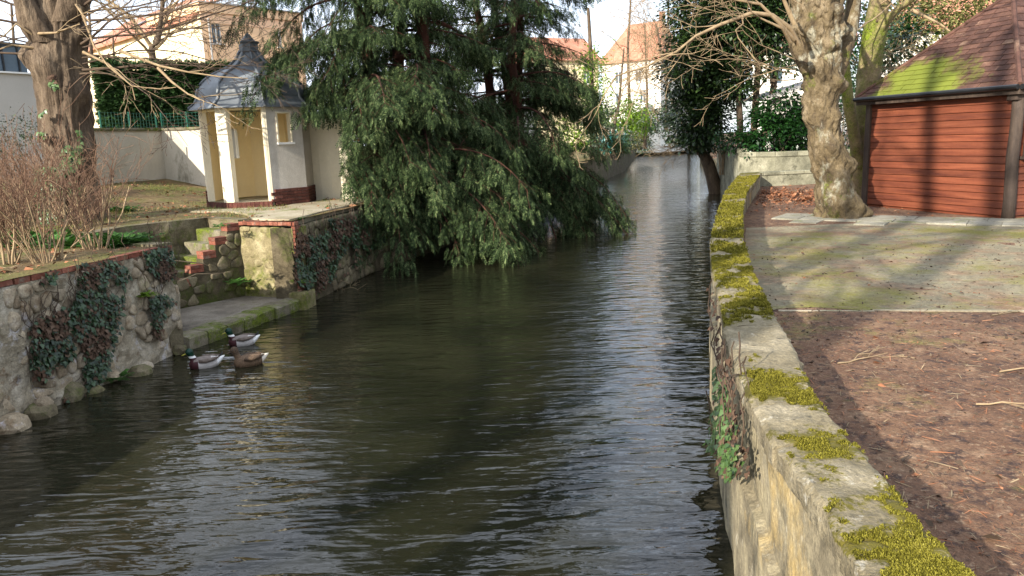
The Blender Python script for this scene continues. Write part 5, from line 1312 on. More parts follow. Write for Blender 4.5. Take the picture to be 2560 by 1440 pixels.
far_trees = [((1612, 372, 74), (1618, 250, 74), (1612, 60, 74), .17, 'slim bare tree with side twigs standing at the water before the white house'),
             ((1530, 345, 66), (1548, 250, 66), (1560, 120, 66), .16, 'leaning bare tree beside the teal railing'),
             ((1725, 350, 64), (1672, 230, 64), (1640, 60, 66), .2, 'bare tree leaning left over the far water'),
             ((1665, 330, 92), (1668, 150, 92), (1672, -40, 92), .2, 'pale bare tree behind the ivy mound'),
             ((1575, 320, 104), (1570, 120, 104), (1580, -60, 104), .24, 'tall bare tree beside the white house')]
for i, (a, b, c, r, lab) in enumerate(far_trees):
    path = TP(a, tuple(np.add(a, b) / 2), b, tuple(np.add(b, c) / 2), c); rg = random.Random(300 + i)
    bare('bare_tree', lab, path, r, 300 + i, fan(rg, path, 15, 3.4, .06, .5), 'bark', 'twig', 'bare trees along the far river', twigs_kw=dict(depth=2, kids=6, rmin=.009))
# bare tree behind the hedge
path = TP((386, 175, 33), (380, 120, 33), (395, 100, 33), (410, -20, 33), (430, -160, 33)); rg = random.Random(5)
bare('bare_tree', 'bare forked tree rising behind the clipped hedge', [Vector((path[0].x, path[0].y, 2.2))] + path, .16, 17, fan(rg, path, 14, 3.0, .06, .7, .1) + [(path[1], (-.55, 0, .9), 4.5, .09)], 'bark', 'twig', twigs_kw=dict(depth=2, kids=6, rmin=.006))
# trees beyond houses, left
for i, (x, d, lab) in enumerate(((60, 48, 'bare tree behind the grey garage'), (300, 62, 'bare tree in front of the cream house row'), (250, 46, 'slender bare tree left of the hedge'))):
    b = PD(x, 300, d); path = [Vector((b.x, b.y, 2)), Vector((b.x + .2, b.y, 5)), Vector((b.x, b.y, 8)), Vector((b.x + .3, b.y, 12))]
    rg = random.Random(40 + i); bare('bare_tree', lab, path, .16, 41 + i, fan(rg, path, 11, 3.0, .05, .7, .3), 'bark', 'twig', twigs_kw=dict(depth=2, kids=4, rmin=.006))

# pollarded linden on the left
lp = [PD(190, 560, 16), PD(178, 420, 16), PD(160, 250, 16), PD(150, 100, 16), PD(150, -60, 16), PD(160, -300, 16)]
lp[0].z = hl(lp[0].x, lp[0].y) - .15
lroot = thing('linden_tree', 'old pollarded tree with ridged bark, ivy on its trunk and sweeping bare branches', 'tree', lp[0])
zlen = nzlen(lp)
link('trunk', trunk_mesh('trunk', lp, [.56, .46, .47, .45, .44, .34], MT['linden'], 4, nz=150, na=90, lump=.15, lsc=1.3, ridge=.26, rsc=8, flare=.25,
     bumps=[(.55, math.radians(215), .28, .22), (.50, math.radians(250), .3, .12), (.62, math.radians(-10), .25, .14), (.42, math.radians(-20), .22, .1), (.7, math.radians(190), .3, .2), (.25, math.radians(-30), .25, .1)]), lroot)
rg = random.Random(77)
fk = lambda x, y, Y, w, n=5: None
limb = TP((120, 110, 15.8), (85, 60, 15.6), (70, 20, 15.5), (20, -90, 15.3))
link('limb', trunk_mesh('limb', limb, [.3, .26, .2, .16], MT['linden'], 6, nz=40, na=36, lump=.2, ridge=.14, rsc=7), lroot)
limb = TP((165, 60, 15.9), (190, -20, 15.8), (230, -150, 15.8))
link('limb', trunk_mesh('limb', limb, [.34, .3, .24], MT['linden'], 7, nz=40, na=36, lump=.16, ridge=.14, rsc=7), lroot)
lines = []
starts = [((205, 30), (1, -.1, .12), 4.6), ((207, 52), (1, .1, -.02), 4.4), ((205, 70), (1, -.3, .2), 4.2), ((208, 98), (1, .2, -.10), 4.8), ((205, 120), (1, -.2, .05), 5.0), ((205, 135), (1, .1, -.18), 3.6), ((207, 160), (1, -.1, .10), 4.2),
          ((200, 185), (1, -.4, .02), 3.2), ((205, 10), (1, .2, .3), 4.6), ((200, 20), (1, -.5, .28), 4.2), ((203, 110), (1, -.6, .12), 4.0), ((206, 80), (1, .5, .1), 4.4), ((205, 45), (.9, -.1, .4), 4.6), ((205, 145), (1, .3, .22), 4.0), ((206, 175), (1, .1, .05), 3.4),
          ((85, 60), (-1, -.2, .1), 3.6), ((80, 90), (-1, .1, -.08), 3.6), ((85, 110), (-1, -.3, .2), 3.4), ((90, 130), (-1, .2, .02), 3.2), ((90, 75), (-1, -.5, .35), 3.6), ((95, 40), (-.8, -.3, .5), 4),
          ((150, -30), (.8, -.2, .5), 5), ((160, -60), (.9, .2, .35), 5), ((150, -90), (.6, -.4, .7), 5), ((140, -60), (-.7, .2, .6), 4.5), ((150, -120), (.2, .3, 1), 5), ((150, -160), (.7, 0, .8), 5), ((230, -150), (.9, .1, .4), 5), ((230, -140), (.8, -.4, .2), 5)]
for (x, y), d, L in starts:
    p = PD(x, y, 15.75)
    grow(rg, p, d, L * rg.uniform(.8, 1.1), rg.uniform(.013, .03), 3, lines, wig=.09, grav=rg.choice([-.035, .03, .045, -.02, 0]), kids=4, spread=.62, shrink=.46, n=9, rmin=.004, start=.12)
link('branches', tubes_mesh('branches', lines, MT['twig_dark']), lroot)
lines2 = []
for (pts) in ([(208, 28, 15.7), (178 + 20, 14, 15.5), (215, 60, 15.4), (235, 115, 15.3), (270, 165, 15.2), (330, 215, 15.1), (400, 223, 15), (440, 218, 15)], [(205, 20, 15.7), (190, 12, 15.4), (205, 35, 15.3), (230, 60, 15.2)],
              [(208, 130, 15.6), (270, 160, 15.4), (330, 215, 15.2), (338, 250, 15.2)], [(300, 128, 15.5), (400, 165, 15.2), (470, 180, 15.1), (550, 192, 15), (620, 196, 15)], [(395, 170, 15.2), (430, 205, 15), (470, 235, 14.9), (500, 250, 14.8)], [(80, 85, 15.5), (40, 60, 15.3), (10, 90, 15.2), (-40, 110, 15)], [(85, 120, 15.5), (30, 112, 15.3), (-20, 130, 15.2)],
              [(90, 84, 15.5), (140, 82, 15.2), (200, 60, 15.1)]):
    q = TP(*pts); lines2.append((q, [max(.007, .03 * (1 - i / len(q))) for i in range(len(q))], 6))
    grow(rg, q[len(q) // 2], q[-1] - q[len(q) // 2] + Vector((0, -.2, .2)), 1.3, .01, 2, lines2, kids=4, rmin=.004)
link('branches', tubes_mesh('branches', lines2, MT['twig']), lroot)

# ---- shrubs with bare red-brown stems ----------------------------------------
def stem_shrub(label, base, n, h, seed, spread=.45, dense=5):
    rng = random.Random(seed); root = thing('bare_shrub', label, 'shrub', base, 'bare shrubs above the river wall'); b = Vector(base); old, young = [], []
    for k in range(n):
        an = rng.uniform(0, 6.28); p = b + Vector((math.cos(an), math.sin(an), 0)) * rng.uniform(.02, .17) + Vector((0, 0, -.04)); d = Vector((math.cos(an) * spread * rng.uniform(.2, 1.2), math.sin(an) * spread * rng.uniform(.2, 1.2), 1))
        L = h * rng.uniform(.45, 1.05); pts = grow(rng, p, d, L * .55, rng.uniform(.008, .017), 0, old, wig=.09, n=5, taper=.4)
        for j in range(dense):
            q = pts[rng.randrange(2, 6)]; grow(rng, q, d + Vector((rng.gauss(0, .4), rng.gauss(0, .4), rng.uniform(.1, .8))), L * rng.uniform(.3, .62), .0055, 1, young, wig=.13, kids=4, spread=.7, shrink=.45, n=5, rmin=.0028, start=.2)
    link('stems', tubes_mesh('stems', old, MT['twig']), root, kind='stuff'); link('twigs', tubes_mesh('twigs', young, MT['twig_red']), root, kind='stuff')
for i, (x, y, n, h, lab) in enumerate(((118, 650, 20, 2.1, 'bare shrub with pale forked stems standing on the bare earth by the brick edge'), (20, 655, 16, 2.0, 'bare twiggy shrub above the river wall at the left end'), (235, 622, 18, 1.9, 'bare shrub with fine red brown twigs beside the green ferns'),
                                   (60, 580, 22, 1.8, 'dense red brown shrub behind the ferns'), (165, 560, 20, 1.8, 'bare shrub right in front of the ivy clad trunk'), (255, 560, 12, 1.1, 'small bare shrub near the top of the garden stair'),
                                   (5, 560, 20, 1.9, 'tangled bare shrub left of the old trunk'), (110, 540, 20, 1.7, 'tangled reddish shrub at the foot of the old trunk'), (300, 468, 18, 1.9, 'small bare bush against the grey garden wall'))):
    g = G(x, y, ZL + .02); g.z = hl(g.x, g.y); stem_shrub(lab, g, n, h, 500 + i, dense=4 if h > 1.5 else 3)
leafy('evergreen_bush', 'low dark evergreen bush behind the bare shrubs', 'shrub', (PD(60, 330, 19).x, PD(60, 330, 19).y, 2), [(PD(40, 345, 19), (.9, .5, .5), 26, 40, .16, .07), (PD(-20, 380, 19), (.9, .5, .7), 20, 40, .16, .07)], 'holly', 71)

# ---- herbs and ferns ----------------------------------------------------------
FROND = spray_tmpl(8, .05, .35, .34)
def herb(label, base, n, size, seed, name='fern', material='grass', flat=.6):
    rng = random.Random(seed); root = thing(name, label, 'plant', base, 'green herbs on the left bank'); P, D, U, S = [], [], [], []
    for k in range(n):
        an = rng.uniform(0, 6.28); P.append(Vector(base) + Vector((rng.gauss(0, size * .35), rng.gauss(0, size * .25), 0))); D.append((math.cos(an), math.sin(an), rng.uniform(.2, 1.3) * flat * 1.4)); U.append((0, 0, 1)); S.append(size * rng.uniform(.5, 1.1))
    link('fronds', bulk_foliage('fronds', arr(P), arr(D), arr(U), np.array(S), *FROND, MT[material]), root, kind='stuff')
for i, (x, y, n, s, lab) in enumerate(((305, 530, 60, .30, 'round bright green herb cushion on the grass'), (165, 612, 70, .42, 'soft green fern between the shrub stems'), (275, 612, 80, .40, 'spreading dark green fern above the stair'), (325, 606, 60, .35, 'green fern at the edge of the stair'),
                                      (25, 612, 70, .45, 'green fern by the left shrub'), (100, 600, 60, .42, 'green fern behind the pale stems'), (355, 592, 26, .2, 'little white flowered herb on the top step'), (60, 540, 50, .4, 'green herb in front of the trunk'), (550, 560, 20, .14, 'small weed on the brick edge'),
                                      (820, 520, 16, .16, 'weed on the apron by the curved wall'), (745, 545, 20, .14, 'grass tuft at the wall corner'))):
    g = G(x, y, ZL + .02); g.z = hl(g.x, g.y) - .01; herb(lab, g, n, s, 600 + i)
for i, (x, y, Y, s, lab) in enumerate(((352, 738, None, .16, 'bright yellow green fern growing from the near wall'), (595, 705, None, .2, 'green herb on the back of the landing'), (745, 705, None, .13, 'pale leafy herb at the foot of the pier'), (278, 945, None, .2, 'broad leaved herb at the foot of the near wall'))):
    if i in (0, 3):
        a, b = Vector(near_line[2]), Vector(near_line[3]); u, z = ww(x, y, a, b); p = a + (b - a).normalized() * u; n = Vector(((b - a).normalized().y, -(b - a).normalized().x)); base = Vector((p.x + n.x * .05, p.y + n.y * .05, z))
    elif i == 1: base = PD(x, y, 14.35)
    else: base = PD(x, y, 14.0)
    herb(lab, base, 40, s, 640 + i, 'wall_fern', 'lime' if i in (0, 2) else 'grass', .4)

# ---- ivy ----------------------------------------------------------------------
def inpoly(x, y, P):
    c = False
    for i in range(len(P)):
        (x1, y1), (x2, y2) = P[i], P[i - 1]
        if (y1 > y) != (y2 > y) and x < (x2 - x1) * (y - y1) / (y2 - y1) + x1: c = not c
    return c
def ivy_on(label, polys, plane, n, seed, size=.075, mats=('ivy', 'ivy_dead'), dead=.2, off=.06, name='ivy', hang=.7, thresh=-.15):
    """polys: outlines on a wall (photo pixels are turned into wall points by plane(x, y) -> point, normal)"""
    rng = random.Random(seed); L = {0: ([], [], [], []), 1: ([], [], [], [])}; first = None; made = 0; tries = 0; stems = []
    bx = [min(p[0] for q in polys for p in q), max(p[0] for q in polys for p in q), min(p[1] for q in polys for p in q), max(p[1] for q in polys for p in q)]
    while made < n and tries < n * 25:
        tries += 1; x, y = rng.uniform(bx[0], bx[1]), rng.uniform(bx[2], bx[3])
        if not any(inpoly(x, y, q) for q in polys): continue
        p, nr_ = plane(x, y)
        if noise.noise(p * 2.3 + Vector((seed, 0, 0))) < thresh: continue
        k = 1 if noise.noise(p * 1.9 + Vector((0, seed, 5))) > .32 - dead * 1.6 else 0
        if rng.random() < .12: k = 1 - k
        p = p + nr_ * (off + rng.uniform(-.02, .06)); t = nr_.cross(Vector((0, 0, 1))).normalized()
        q = L[k]; q[0].append(p); q[1].append(t * rng.gauss(0, .7) - Vector((0, 0, 1)) * hang + nr_ * rng.uniform(.1, .6)); q[2].append(nr_ + Vector((rng.gauss(0, .3), rng.gauss(0, .3), .5))); q[3].append(size * rng.uniform(.6, 1.3)); made += 1
        if made % 30 == 0:
            a = p.copy(); pts = [a]; 
            for s in range(6):
                a = a + Vector((0, 0, rng.uniform(.03, .1))) + t * rng.gauss(0, .05); pts.append(a.copy())
            stems.append((pts, [.005] * 7, 4))
        if first is None: first = p.copy()
    root = thing(name, label, 'ivy', first)
    for k in (0, 1):
        if L[k][0]: link('leaves' if k == 0 else 'withered_leaves', bulk_foliage('leaves', arr(L[k][0]), arr(L[k][1]), arr(L[k][2]), np.array(L[k][3]), *IVY, MT[mats[k]]), root, kind='stuff')
    if stems: link('stems', tubes_mesh('stems', stems, MT['twig_dark']), root, kind='stuff')
def seg_plane(line):
    segs = [(Vector(a[:2]), Vector(b[:2])) for a, b in zip(line[:-1], line[1:])]
    def f(x, y):
        best = None
        for a, b in segs:
            W = (b - a).length; u, z = ww(x, y, a, b); miss = max(0, -u, u - W)
            if best is None or miss < best[0]:
                t = (b - a) / W; best = (miss, Vector((a.x + t.x * u, a.y + t.y * u, z)), Vector((t.y, -t.x, 0)))
        return best[1], best[2]
    return f
npl = seg_plane(near_line[1:])
ivy_on('dark green ivy curtain hanging down the middle of the near river wall', [[(85, 700), (130, 665), (330, 640), (300, 710), (290, 800), (262, 900), (215, 1010), (120, 1000), (70, 930), (60, 820), (110, 760)]], npl, 2200, 3, dead=.22, size=.062, thresh=-.12)
ivy_on('ivy falling over the corner of the near river wall by the landing', [[(345, 628), (415, 612), (428, 700), (430, 750), (405, 770), (372, 730)], [(360, 745), (400, 735), (392, 845), (375, 850)]], npl, 620, 4, dead=.14, size=.062, thresh=-.4)
mpl = seg_plane(mid_line)
ivy_on('brown withered ivy with some green leaves on the wall below the pavilion', [[(712, 548), (800, 548), (935, 525), (950, 600), (880, 665), (770, 735), (722, 705)]], mpl, 3200, 5, dead=.2, off=.1)
def tp_(x, y):
    d = ray(x, y); Yv = 14.9
    while Yv < 16.2:
        p = EYE + d * (Yv / d.y); k = min(4, max(0, sum(1 for q in lp[1:5] if q.z < p.z))); a, b = lp[k], lp[k + 1]; f = (p.z - a.z) / (b.z - a.z); c = a.lerp(b, f)
        if (p.xy - c.xy).length < .62: break
        Yv += .03
    return p, (Vector((p.x - c.x, p.y - c.y, 0)) + Vector((0, -.02, 0))).normalized()
ivy_on('variegated ivy climbing the trunk of the pollarded tree', [[(112, 200), (135, 170), (150, 260), (165, 300), (200, 330), (205, 560), (95, 560), (90, 300), (120, 270)]], tp_, 2200, 6, size=.088, mats=('ivy_bright', 'ivy_dead'), dead=.08, off=.02)
def rpl(x, y):
    d = ray(x, y)
    for yy in np.arange(2, 12, .04):
        p = EYE + d * (yy / d.y)
        if p.x > XL(yy) - .01 or p.z < .02: return p, Vector((-1, -.1, 0)).normalized()
    return EYE + d * (6 / d.y), Vector((-1, 0, 0))
ivy_on('green ivy strand hanging from the mossy river wall above the water', [[(1812, 905), (1835, 930), (1845, 1000), (1868, 1120), (1872, 1180), (1840, 1205), (1815, 1130), (1785, 1130), (1812, 1020)]], rpl, 520, 7, size=.045, mats=('ivy_bright', 'ivy_dead'), dead=.02, off=.05, thresh=-.5)
ivy_on('thin line of withered creeper along the water side edge of the coping', [[(1778, 700), (1790, 720), (1820, 850), (1862, 1000), (1880, 1180), (1868, 1190), (1848, 1010), (1808, 880)]], rpl, 130, 8, size=.045, mats=('ivy_dead', 'ivy_dead'), dead=0, off=.02, thresh=-.9)

# ---- gnarled tree on the right -------------------------------------------------
gb_ = G(2098, 548, ZR); GY = gb_.y + .35
gp = [PD(2098, 560, GY), PD(2078, 420, GY), PD(2052, 280, GY), PD(2052, 140, GY), PD(2042, 30, GY), PD(2035, -80, GY)]
gp[0].z = ZR - .15
groot = thing('gnarled_tree', 'thick gnarled grey trunk with burls and moss standing beside the red shed', 'tree', gp[0])
gl_ = nzlen(gp)
def gb(y, ang, s, h):              # burl at photo height y
    z = PD(2080, y, GY).z; t = (z - gp[0].z) / (gp[-1].z - gp[0].z); return (t, math.radians(ang), s * .9, h * 1.5)
link('trunk', trunk_mesh('trunk', gp, [.46, .38, .36, .40, .48, .52], MT['plane'], 9, nz=200, na=120, lump=.2, lsc=2.6, ridge=.05, rsc=4, flare=.18, crease=.10,
     bumps=[gb(500, 250, .22, .12), gb(505, 300, .2, .16), gb(525, 335, .18, .18), gb(430, 330, .2, .12), gb(330, 200, .16, .05), gb(325, 300, .15, .1), gb(250, 310, .2, .1), gb(260, 340, .14, .12), gb(160, 285, .17, .12), gb(110, 190, .26, .26), gb(60, 300, .2, .1), gb(390, 265, .2, .09), gb(470, 270, .2, .1), gb(215, 240, .18, .08), gb(120, 330, .2, .1), gb(540, 280, .15, .14)]), groot)
lim = [TP((2040, 210, GY), (2000, 130, GY), (1988, 85, GY), (1995, 20, GY - .1), (1960, -80, GY - .2)), TP((2080, 30, GY), (2100, -40, GY), (2110, -160, GY)), TP((2075, 230, GY + .05), (2104, 140, GY + .15), (2128, 60, GY + .3), (2140, -40, GY + .4), (2150, -160, GY + .5))]
for i, q in enumerate(lim): link('limb', trunk_mesh('limb', q, [.2, .2, .16, .14, .11][:len(q)], MT['plane'], 20 + i, nz=40, na=26, lump=.16), groot)
rg = random.Random(91); lines = []
for pts, r in (([(1995, 110, 16.4), (1975, 70, 16.2), (1930, 38, 16), (1880, 32, 15.8), (1800, 62, 15.6), (1740, 90, 15.4), (1690, 130, 15.2), (1620, 165, 15), (1540, 190, 14.9)], .055), ([(1985, 100, 16.3), (1950, 60, 16), (1900, 10, 15.9), (1840, 0, 15.7), (1780, -20, 15.5)], .045),
               ([(1975, 105, 16.2), (1955, 70, 16), (1900, 45, 15.8)], .04), ([(1985, 60, 16.3), (1960, 0, 16.1), (1930, -60, 16)], .05)):
    q = TP(*pts); n = len(q); lines.append((q, [max(.009, r * (1 - .85 * i / n)) for i in range(n)], 8))
    for i in range(2, n):
        for k in range(1 + i % 2): grow(rg, q[i], (q[min(i + 1, n - 1)] - q[i - 1]).normalized() + Vector((rg.gauss(0, .5), rg.gauss(0, .5), rg.gauss(0, .6))), rg.uniform(.7, 1.9), .013, 2, lines, wig=.16, kids=4, shrink=.5, rmin=.004)
q = TP((1855, 45, 15.7), (1858, 60, 15.6), (1840, 75, 15.5), (1845, 95, 15.4), (1865, 120, 15.3), (1890, 150, 15.2), (1900, 160, 15.2)); lines.append((q, [.018, .017, .016, .014, .012, .008, .005], 6))
for k in range(5): grow(rg, PD(1990, 150 + k * 12, GY - .2), (-1, rg.gauss(0, .5), rg.gauss(.1, .3)), rg.uniform(1.5, 3), .014, 2, lines, wig=.13, kids=4, shrink=.5, rmin=.004)
for k in range(12): grow(rg, PD(2000 + 10 * k, -40, GY), (rg.gauss(0, .8), rg.gauss(-.2, .6), 1), rg.uniform(3, 5), .06, 3, lines, wig=.12, kids=4, shrink=.55, rmin=.005)
link('branches', tubes_mesh('branches', lines, MT['twig']), groot)
# mossy trunk behind it
mp_ = TP((2160, 330, 21.5), (2172, 200, 21.5), (2185, 90, 21.5), (2200, -20, 21.5), (2205, -120, 21.5)); mp_ = [Vector((mp_[0].x, mp_[0].y, ZR - .1))] + mp_
mroot = thing('mossy_tree', 'moss covered forked tree behind the shed roof corner', 'tree', mp_[0])
link('trunk', trunk_mesh('trunk', mp_, [.36, .33, .3, .3, .24, .2], MT['mossbark'], 12, nz=80, na=36, lump=.14), mroot)
for i, q in enumerate((TP((2190, 90, 21.4), (2225, 40, 21.2), (2275, 0, 21), (2330, -60, 20.8)), TP((2192, 60, 21.5), (2205, 0, 21.4), (2250, -80, 21.3)), TP((2150, 420, 21.3), (2122, 260, 21), (2110, 130, 20.9), (2125, 20, 20.8), (2140, -80, 20.8)))):
    link('limb', trunk_mesh('limb', q, [.16, .15, .13, .11, .1][:len(q)], MT['mossbark'], 30 + i, nz=30, na=18, lump=.14), mroot)
lines = []; rg = random.Random(55)
q = TP((2280, 25, 21), (2310, 40, 20.6), (2350, 60, 20.4), (2375, 78, 20.2)); lines.append((q, [.05, .04, .03, .02], 6))
for k in range(16): grow(rg, PD(rg.uniform(2180, 2300), rg.uniform(-60, 60), 21.2), (rg.gauss(.2, .7), rg.gauss(0, .5), rg.gauss(.5, .4)), rg.uniform(1.5, 3.2), .025, 2, lines, wig=.15, kids=4, shrink=.55, rmin=.005)
for k in range(14): grow(rg, PD(rg.uniform(2120, 2200), rg.uniform(100, 180), 22), (rg.gauss(.3, .6), rg.gauss(0, .5), rg.gauss(0, .4)), rg.uniform(.8, 1.6), .012, 2, lines, wig=.15, kids=4, shrink=.55, rmin=.005)
link('branches', tubes_mesh('branches', lines, MT['twig']), mroot)
# dead stems standing by the far evergreen, and a bare shrub in the yew
rg = random.Random(14); cr_ = thing('dry_canes', 'bundle of pale dry canes beside the slim evergreen trunks', 'plant', (PD(1815, 350, 37).x, 37, 1.1)); lines = []
for k in range(34):
    p = PD(rg.uniform(1798, 1838), 372, 37 + rg.uniform(-.3, .3)); p.z = 1.0; lines.append(([p, p + Vector((rg.gauss(0, .08), 0, .9)), p + Vector((rg.gauss(0, .18), 0, 1.9))], [.014, .012, .006], 4))
link('stems', tubes_mesh('stems', lines, MT['twig']), cr_, kind='stuff')
rg = random.Random(15); g = Vector((-1.85, 23.2, ZL)); br_ = thing('dead_shrub', 'small pale dead shrub under the yew branches', 'shrub', (g.x, g.y, ZL)); lines = []
for k in range(9): grow(rg, (g.x, g.y, ZL - .02), (rg.gauss(0, .35), rg.gauss(0, .3), 1), rg.uniform(.8, 1.5), .016, 1, lines, kids=4, rmin=.006)
link('stems', tubes_mesh('stems', lines, MT['twig']), br_, kind='stuff')
lines = []; cr2 = thing('dead_branches', 'pale dead branches reaching out low over the far water', 'branch', PD(1740, 350, 38.0))
for k in range(9): grow(rg, PD(1742, 345 + k * 4, 38), (-1, rg.gauss(-.1, .4), rg.gauss(.05, .25)), rg.uniform(1, 2.2), .022, 2, lines, kids=4, wig=.16, rmin=.007)
link('twigs', tubes_mesh('twigs', lines, MT['twig']), cr2)

# ---- trees behind the camera whose shade falls on the park ----------------------
for i, (x, y, z, lab, h, r) in enumerate(((-8.1, -6.9, ZL, 'big bare tree on the left bank behind the bridge', 17, .42), (-7.7, -4.0, ZL, 'second bare tree on the left bank near the bridge', 16, .34), (-8.6, -11.5, ZL, 'stout bare tree on the left bank beyond the bridge', 16, .45), (-13, -9, ZL, 'bare tree set back from the left bank', 15, .32))):
    path = [Vector((x, y, z - .2)), Vector((x + .2, y, z + 3)), Vector((x - .1, y + .2, z + 6)), Vector((x + .2, y, z + 10)), Vector((x, y, z + h))]; rg = random.Random(700 + i)
    bare('bare_tree', lab, path, r, 700 + i, fan(rg, path, 10, 5.0, .10, .7, .4), 'bark', 'twig_dark', 'bare trees behind the bridge', twigs_kw=dict(depth=2, kids=3, rmin=.010, wig=.14))
# ---------------------------------------------------------------- ducks
def ball_ring(V, F, c, ax, r, n, first, close=False):
    pass
def duck(label, x, y, heading, male, name='duck', scale=1.0):
    g = G(x, y, 0.0); root_loc = Vector((g.x, g.y, 0))
    # loft along x: tail (-) to breast (+): (x, half width, z bottom, z top, material)
    secs = [(-.27, .012, .125, .14, 3), (-.23, .05, .07, .135, 3), (-.17, .085, .0, .135, 2), (-.09, .112, -.04, .15, 0), (.0, .125, -.05, .158, 0), (.08, .115, -.05, .15, 0), (.14, .095, -.04, .135, 1), (.185, .06, -.01, .115, 1), (.205, .02, .03, .08, 1)]
    neck = [(.125, .052, .10, 1), (.15, .043, .155, 4), (.165, .040, .185, 5), (.178, .046, .215, 5), (.186, .050, .245, 5), (.185, .036, .278, 5), (.182, .008, .292, 5)]
    V, F, Mi = [], [], []; n = 14
    for (xx, w, zb, zt_, m) in secs:
        for k in range(n):
            a = 2 * math.pi * k / n; zc, zh = (zb + zt_) / 2, (zt_ - zb) / 2; V.append((xx, w * math.sin(a), zc + zh * math.cos(a)))
    for i in range(len(secs) - 1):
        for k in range(n):
            F.append((i * n + k, i * n + (k + 1) % n, (i + 1) * n + (k + 1) % n, (i + 1) * n + k))
            top = math.cos(2 * math.pi * (k + .5) / n) > .62; m = secs[i + 1][4] if secs[i][4] != 3 else 3
            if male and secs[i][4] == 0 and top and i < 6: m = 6
            Mi.append(m)
    F.append(tuple(range(n - 1, -1, -1))); Mi.append(3); F.append(tuple((len(secs) - 1) * n + k for k in range(n))); Mi.append(1)
    o = len(V)
    for (xx, r, z, m) in neck:
        for k in range(n):
            a = 2 * math.pi * k / n; V.append((xx + r * 1.12 * math.cos(a), r * math.sin(a), z))
    for i in range(len(neck) - 1):
        for k in range(n): F.append((o + i * n + k, o + i * n + (k + 1) % n, o + (i + 1) * n + (k + 1) % n, o + (i + 1) * n + k)); Mi.append(neck[i][3] if male else (1 if i < 2 else 5))
    F.append(tuple(o + (len(neck) - 1) * n + k for k in range(n))); Mi.append(5)
    mats = [MT['dk_flank'], MT['dk_breast'], MT['dk_rump'], MT['dk_white'], MT['dk_ring'], MT['dk_head'], MT['dk_back']] if male else [MT['dk_hen'], MT['dk_hen'], MT['dk_hen2'], MT['dk_pale'], MT['dk_hen'], MT['dk_hen2'], MT['dk_hen2']]
    R = Matrix.Translation(root_loc) @ Matrix.Rotation(heading, 4, 'Z') @ Matrix.Scale(scale, 4)
    root = link(name, mk_mesh('duck', V, F, mats, smooth=True, fm=Mi), None, R)
    tag(root, label, 'duck', 'ducks swimming by the landing')
    def sub(nm_, mb, mtl):
        me = mk_mesh(nm_, mb.v, mb.f, mtl, smooth=True); ob = bpy.data.objects.new(nm_, me); COL.objects.link(ob); ob.parent = root
    b = MB(); b.add([(.215, -.020, .232), (.215, .020, .232), (.232, .019, .212), (.232, -.019, .212), (.285, -.017, .205), (.285, .017, .205), (.288, .015, .197), (.288, -.015, .197)], [(0, 1, 5, 4), (4, 5, 6, 7), (3, 7, 6, 2), (0, 4, 7, 3), (1, 2, 6, 5), (0, 3, 2, 1)]); sub('bill', b, MT['dk_bill'] if male else MT['dk_hen2'])
    b = MB()
    for s in (-1, 1): b.box((.213, .041 * s, .245), (.012, .008, .012))
    sub('eye', b, MT['gutter'])
    if male:
        b = MB(); b.tube([(-.20, 0, .13), (-.235, 0, .16), (-.25, 0, .185), (-.235, 0, .20)], [.018, .014, .009, .003], 6); sub('tail_curl', b, MT['gutter'])
    for s in (-1, 1):
        b = MB(); b.tube([(.07, .105 * s, .11), (-.02, .128 * s, .115), (-.12, .10 * s, .125), (-.21, .045 * s, .14)], [.02, .034, .028, .006], 8); sub('wing', b, MT['dk_wing'] if male else MT['dk_hen2'])
for k, c, r in (('flank', ['aca59f', 'bdb7b1'], .7), ('breast', ['33181a', '452225'], .6), ('rump', ['b9b3ad', 'c8c3bd'], .7), ('white', ['d9d7d2', 'e6e4df'], .7), ('ring', ['d9d7d2', 'e6e4df'], .7), ('head', ['04241a', '083526'], .3), ('back', ['6a5f58', '82776e'], .7), ('wing', ['4e4138', '75695f'], .7),
                ('hen', ['3c2f24', '5f4b38', '7d6650'], .8), ('hen2', ['2f251d', '4d3d2e', '6b5744'], .8), ('pale', ['c4b9a6', 'd2c8b6'], .8), ('bill', ['a39a3c', 'b5ab48'], .4)):
    MT['dk_' + k] = mat('duck_' + k, c, 60 if 'hen' in k else 20, rough=r, bump=0)
duck('mallard drake with green head swimming close along the landing kerb', 607, 862, math.radians(196), True)
duck('mallard drake with green head swimming at the edge of the wall shadow', 513, 917, math.radians(200), True)
duck('mottled brown female duck swimming behind the two drakes', 624, 912, math.radians(204), False)

# ---------------------------------------------------------------- litter
nr = np.random.default_rng(9)
def litter(name, label, n, sampler, size, material, kind_tmpl, flat=.12, cat='litter'):
    P, D, U, S = [], [], [], []
    while len(P) < n:
        q = sampler()
        if q is None: continue
        an = nr.uniform(0, 6.28); P.append(q); D.append((math.cos(an), math.sin(an), nr.normal(0, flat))); U.append((nr.normal(0, flat * 2), nr.normal(0, flat * 2), 1)); S.append(size * math.exp(nr.normal(0, .45)))
    o = link(name, bulk_foliage(name, P, D, U, S, *kind_tmpl, MT[material]), None, kind='stuff'); tag(o, label, cat); return o
STICK = ([(0, -.025, .02), (.5, -.03, .035), (1, -.012, .02), (1, .012, .02), (.5, .03, .035), (0, .025, .02)], [(0, 1, 4, 5), (1, 2, 3, 4)])
DLEAF = ([(0, 0, .02), (.35, -.3, .12), (1, 0, .03), (.4, .3, .16)], [(0, 1, 2, 3)])
